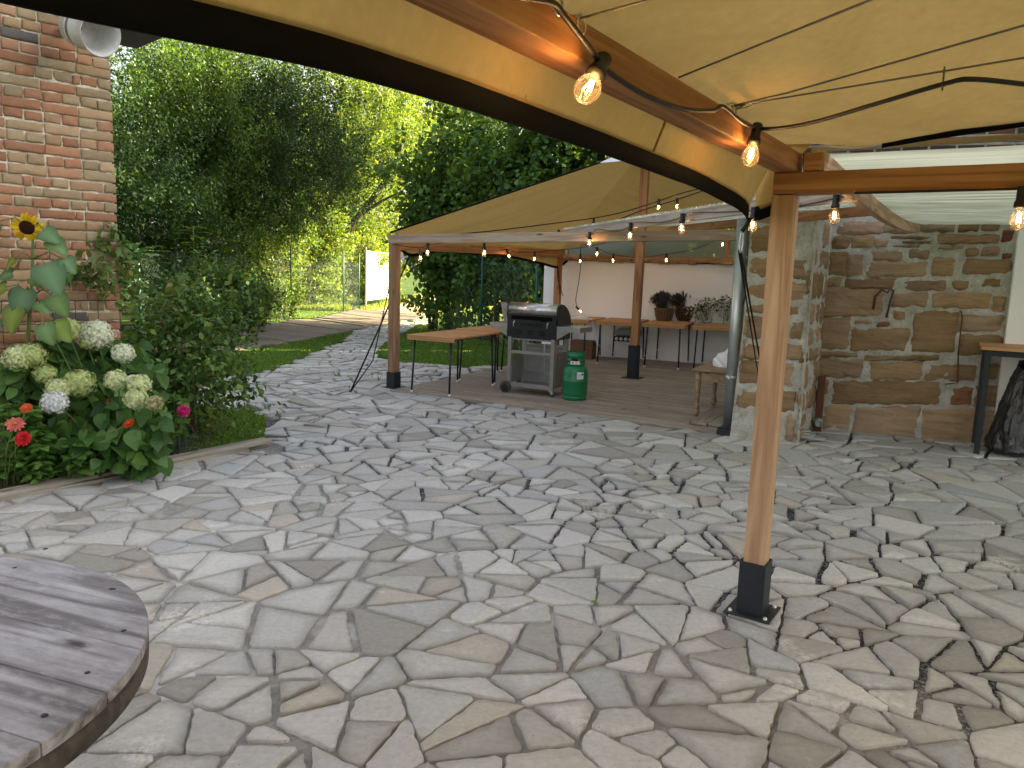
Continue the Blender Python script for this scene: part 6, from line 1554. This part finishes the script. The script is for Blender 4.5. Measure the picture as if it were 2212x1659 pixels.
FLORET = (np.array([(0, 0, 0)] + [(math.cos(a), math.sin(a), .15) for a in np.linspace(0, 2 * PI, 8, endpoint=False)] , float), None)
def hydrangea():
    b = Vector((-3.05, 5.78, 0)); t = empty('hydrangea', b, 'hydrangea bush with round greenish white flower heads in the bed', 'bush'); rng = np.random.default_rng(17)
    heads = [(480, 145, 215, 'g'), (620, 110, 235, 'g'), (900, 165, 300, 'w'), (300, 355, 250, 'g'), (170, 380, 268, 'c'), (420, 525, 205, 'g'), (745, 615, 285, 'g'), (540, 670, 220, 'c'), (510, 795, 235, 'W'), (1150, 335, 200, 'w'), (1085, 585, 212, 'c'), (1310, 630, 215, 'c'), (1265, 762, 205, 'c'), (1440, 800, 150, 'f'), (810, 235, 130, 'g'), (1240, 590, 120, 'w')]
    pal = {'g': [(.56, .64, .26), (.62, .69, .34), (.50, .58, .20)], 'c': [(.68, .74, .40), (.74, .78, .50), (.60, .67, .30)], 'w': [(.76, .80, .58), (.82, .84, .68)], 'W': [(.80, .82, .80), (.76, .79, .76)], 'f': [(.45, .46, .22), (.50, .50, .28), (.34, .22, .12)]}
    st = MB(); a4 = np.linspace(0, 2 * PI, 4, endpoint=False); v = []
    for a in a4: v += [(0, 0, 0), (.55 * math.cos(a - .55), .55 * math.sin(a - .55), .16), (math.cos(a), math.sin(a), .10), (.55 * math.cos(a + .55), .55 * math.sin(a + .55), .16)]
    tv = np.array(v, float); tf = np.array([(i * 4, i * 4 + 1, i * 4 + 2, i * 4 + 3) for i in range(4)])
    for k, (cx, cy, dd, kind) in enumerate(heads):
        x, y = .2315 * cx, 685.8 + .2315 * cy; dep = 5.80 - .62 * min(1, max(0, (y - 700) / 190)) + (.06 if kind == 'g' else 0); c = at(x, y, dep)
        while (c - BC).dot(BN) < .40 and dep > 4.75: dep -= .05; c = at(x, y, dep)
        c = np.array(c); rad = dd * .2315 / 2 / F * dep * 1.04; n = int(640 * (rad / .11) ** 1.6)
        d = nrm(rng.normal(0, 1, (n, 3)) + np.array([0, -.25, .25])); rr = rad * rng.uniform(.80, 1.04, n) * (1 + .06 * np.sin(d[:, 0] * 6 + k) * np.cos(d[:, 2] * 5)); pos = c + d * rr[:, None] * np.array([1, 1, .88]); T = np.cross(d, rng.normal(0, 1, (n, 3)))
        V_, F_, C_ = inst(tv, tf, pos, frames(T, d + rng.normal(0, .35, (n, 3))), rng.uniform(.009, .0145, n), pick(pal[kind], n, rng, .85, 1.12))
        h = link('flower_head', np_mesh('flower_head', V_, F_, C_), t, M['petal'])
        if kind == 'W': h['label'] = 'pure white lowest flower head'
        if kind == 'f': h['label'] = 'small browning flower head'
        core = MB(); core.lathe([(0, -rad * .72), (rad * .5, -rad * .55), (rad * .78, 0), (rad * .55, rad * .5), (0, rad * .72)], tuple(c), 14, None, tuple(np.array(pal[kind][0]) * .75)); core.build('core', M['petal'], h, col=True)
        cv = Vector(c); s0 = Vector((b.x + (c[0] - b.x) * .35, b.y + (c[1] - b.y) * .35 + .05, .02)); st.tube(catmull([s0, s0.lerp(cv, .55) + Vector((0, .06, .04)), cv], 5), [.006, .006, .0055, .0055, .005, .005, .005, .005, .0045, .0045, .004], 6)
    st.build('stems', M['twig'], t)
    P = []
    while len(P) < 700:
        x, y = rng.uniform(0, 350), rng.uniform(735, 1010); dep = 6.02 - .60 * min(1, max(0, (y - 700) / 220)) + rng.uniform(-.06, .24)
        if x > 300 and y < 790: continue
        if y < 790 and x < 30: continue
        p = at(x, y, dep)
        while (p - BC).dot(BN) < .14 + rng.random() * .16 and dep > 4.9: dep -= .06; p = at(x, y, dep)
        if p.z > .02: P.append(tuple(p))
    P = np.array(P); n = len(P); N = rng.normal(0, .4, (n, 3)) + np.array([.1, -.55, .75]); D = nrm(rng.normal(0, .6, (n, 3)) + np.array([.2, -.5, -.55]))
    V_, F_, C_ = inst(*leaf_tpl([.12, .36, .42, .36, .2, 0], .22, .35), P, frames(D, N), rng.uniform(.08, .155, n), pick([(.035, .085, .022), (.045, .10, .028), (.030, .072, .022), (.06, .115, .03)], n, rng, .8, 1.2)); link('leaves', np_mesh('leaves', V_, F_, C_, True), t, M['leaf_gloss'])
hydrangea()
def zinnias():
    rng = np.random.default_rng(23)
    def flower(name, lab, cat, px, py, dep, rad, pal, double, tilt, grp):
        c = at(px, py, dep); b0 = c + Vector((TN.x, TN.y, 0)) * max(.05, .22 - (Vector((c.x - T0.x, c.y - T0.y)).dot(TN))); t = empty(name, Vector((b0.x, b0.y, 0)), lab, cat, grp); m = MB(); m.tube([(b0.x, b0.y, 0), (b0.x + (c.x - b0.x) * .3, b0.y + (c.y - b0.y) * .3, c.z * .6), tuple(c)], [.004, .0035, .003], 6); m.build('stem', M['twig'], t)
        f = Vector(tilt).normalized(); q = f.to_track_quat('Z', 'Y').to_matrix(); pos, D, N, sc = [], [], [], []
        for ring in range(double):
            n = 13 - 2 * ring; el = .15 + .45 * ring
            for k in range(n): a = 2 * PI * (k + .5 * ring) / n + rng.normal(0, .07); v = q @ Vector((math.cos(a) * math.cos(el), math.sin(a) * math.cos(el), math.sin(el))); pos.append(tuple(c)); D.append(v); N.append(f + v * -.6); L = rad * (1 - .16 * ring); sc.append((L, rad * .24, rad))
        n = len(pos); V_, F_, C_ = inst(*leaf_tpl([.3, .8, 1, .8, .15], .1, .2), np.array(pos), frames(np.array(D), np.array(N)), np.array(sc), pick(pal, n, rng, .85, 1.15)); link('petals', np_mesh('petals', V_, F_, C_), t, M['petal'])
        d = MB(); d.lathe([(0, rad * .32), (rad * .16, rad * .27), (rad * .2, rad * .1), (0, 0)], c, 12, q); d.build('centre', M['label_ink'] if double > 3 else M['sun_c'], t)
        V_, F_, C_ = inst(*OVATE, np.array([tuple(b0 + Vector((0, 0, c.z * s - b0.z))) for s in (.35, .35, .5, .5, .6, .6)]), frames(np.array([(1, -.3, .3), (-1, -.3, .3), (.5, -1, .3), (-.5, .8, .3), (1, -.4, .2), (-1, -.2, .2)], float), np.array([(0, -.3, 1)] * 6, float)), np.full(6, .085), pick(GREEN, 6, rng)); link('leaves', np_mesh('leaves', V_, F_, C_, True), t, M['leaf_gloss'])
    M['sun_c'] = plain('flower_centre', (.35, .22, .03), .9)
    S2 = lambda x, y: (.2315 * x, 685.8 + .2315 * y); g = 'single red flowers in the bed'
    flower('zinnia', 'small orange red zinnia beside the lily', 'flower', *S2(245, 845), 5.08, .040, [(.62, .085, .03), (.68, .11, .04)], 2, (.1, -.7, .7), g)
    flower('lily', 'salmon pink open lily at the left of the bed', 'flower', *S2(140, 995), 5.05, .062, [(.60, .12, .10), (.66, .18, .14)], 1, (.3, -.6, .7), g)
    flower('zinnia', 'bright red double zinnia low at the left of the bed', 'flower', *S2(215, 1130), 5.02, .056, [(.58, .018, .025), (.50, .012, .02), (.65, .03, .03)], 4, (.1, -.85, .5), g)
    flower('zinnia', 'vermilion zinnia under the right hand hydrangea heads', 'flower', *S2(1205, 990), 5.22, .040, [(.66, .06, .015), (.60, .05, .015)], 2, (-.2, -.5, .8), g)
    flower('dahlia', 'magenta pompon flower leaning out towards the lawn', 'flower', *S2(1712, 870), 6.05, .055, [(.52, .02, .15), (.60, .05, .22), (.45, .012, .12)], 5, (.5, -.8, .3), g)
zinnias()
for i, (x0, x1, y0, y1, dep, n, lab) in enumerate(((0, 95, 880, 1045, 5.30, 150, 'leafy zinnia clump at the left end of the bed'), (85, 190, 950, 1020, 5.42, 110, 'leafy zinnia clump under the white flower head'), (255, 350, 915, 1005, 5.75, 110, 'leafy zinnia clump at the right end of the bed'), (330, 395, 850, 945, 6.3, 80, 'grey green leafy clump under the magenta flower'))):
    rng = np.random.default_rng(70 + i); P = []; 
    while len(P) < n:
        p = at(rng.uniform(x0, x1), rng.uniform(y0, y1), dep + rng.uniform(-.12, .2))
        if p.z > .015: P.append(tuple(p))
    P = np.array(P); c = P.mean(0); t = empty('zinnia_clump', (c[0], c[1], 0), lab, 'plant', 'leafy clumps in the flower bed'); m = MB()
    for k in range(16): e = Vector(P[k]); m.tube([(c[0] + (e.x - c[0]) * .6, c[1] + (e.y - c[1]) * .6, 0), tuple(e)], [.005, .003], 5)
    m.build('stems', M['twig'], t); k = np.repeat(np.arange(n), 4); mN = len(k); a = np.tile(np.arange(4) * PI / 2, n) + np.repeat(rng.uniform(0, PI, n), 4)
    D = np.c_[np.cos(a), np.sin(a), rng.uniform(-.1, .45, mN)]; V_, F_, C_ = inst(*OVATE, P[k] + rng.normal(0, .008, (mN, 3)), frames(D, np.tile([0, -.3, 1.], (mN, 1)) + rng.normal(0, .25, (mN, 3))), rng.uniform(.05, .10, mN), pick([(.055, .125, .03), (.065, .14, .035), (.045, .10, .025), (.085, .15, .04)], mN, rng)); link('leaves', np_mesh('leaves', V_, F_, C_, True), t, M['leaf_gloss'])
def fescue():
    c = gp(372, 975, .01); t = empty('blue_grass_tuft', c, 'blue grey grass tuft at the end of the flower bed', 'plant'); rng = np.random.default_rng(2); n = 500
    a = rng.uniform(0, 2 * PI, n); el = rng.uniform(.1, 1.35, n); D = np.c_[np.cos(a) * np.cos(el), np.sin(a) * np.cos(el), np.sin(el)]; L = rng.uniform(.14, .26, n)
    V_, F_, C_ = inst(*leaf_tpl([1, 1, .7, 0], 0, .4), np.array(c) + D * .02, frames(D, np.tile([0, 0, 1.], (n, 1)) + rng.normal(0, .1, (n, 3))), np.c_[L, np.full(n, .0018), L], pick([(.20, .26, .27), (.15, .22, .22)], n, rng)); link('blades', np_mesh('blades', V_, F_, C_), t, M['petal'])
fescue()
def bindings():
    # thin wire trellis behind the sunflower
    t = empty('wire_trellis', BC + BD * .5 + BN * .12, 'dark square wire trellis standing in front of the brick wall', 'trellis'); m = MB()
    for z in (.95, 1.12, 1.29, .78): m.tube([BC + BD * .95 + BN * .12 + Z * z, BC - BD * .05 + BN * .12 + Z * z], .003, 5)
    for s in np.arange(.05, 1.0, .16): m.tube([BC + BD * s + BN * .122 + Z * .0, BC + BD * s + BN * .122 + Z * 1.29], .003, 5)
    m.build('wires', M['black_metal'], t)
bindings()

def fallen_leaf():
    c = gp(1276, 1302, .022); t = link('fallen_leaf', np_mesh('fallen_leaf', *inst(*OVATE, np.array([tuple(c)]), frames(np.array([(1., .5, 0)]), np.array([(0, 0, 1.)])), np.array([.055]), np.array([(.16, .26, .03)]))), None, M['petal'])
    tag(t, 'small bright green leaf fallen on the paving left of the near post', 'leaf')
fallen_leaf()
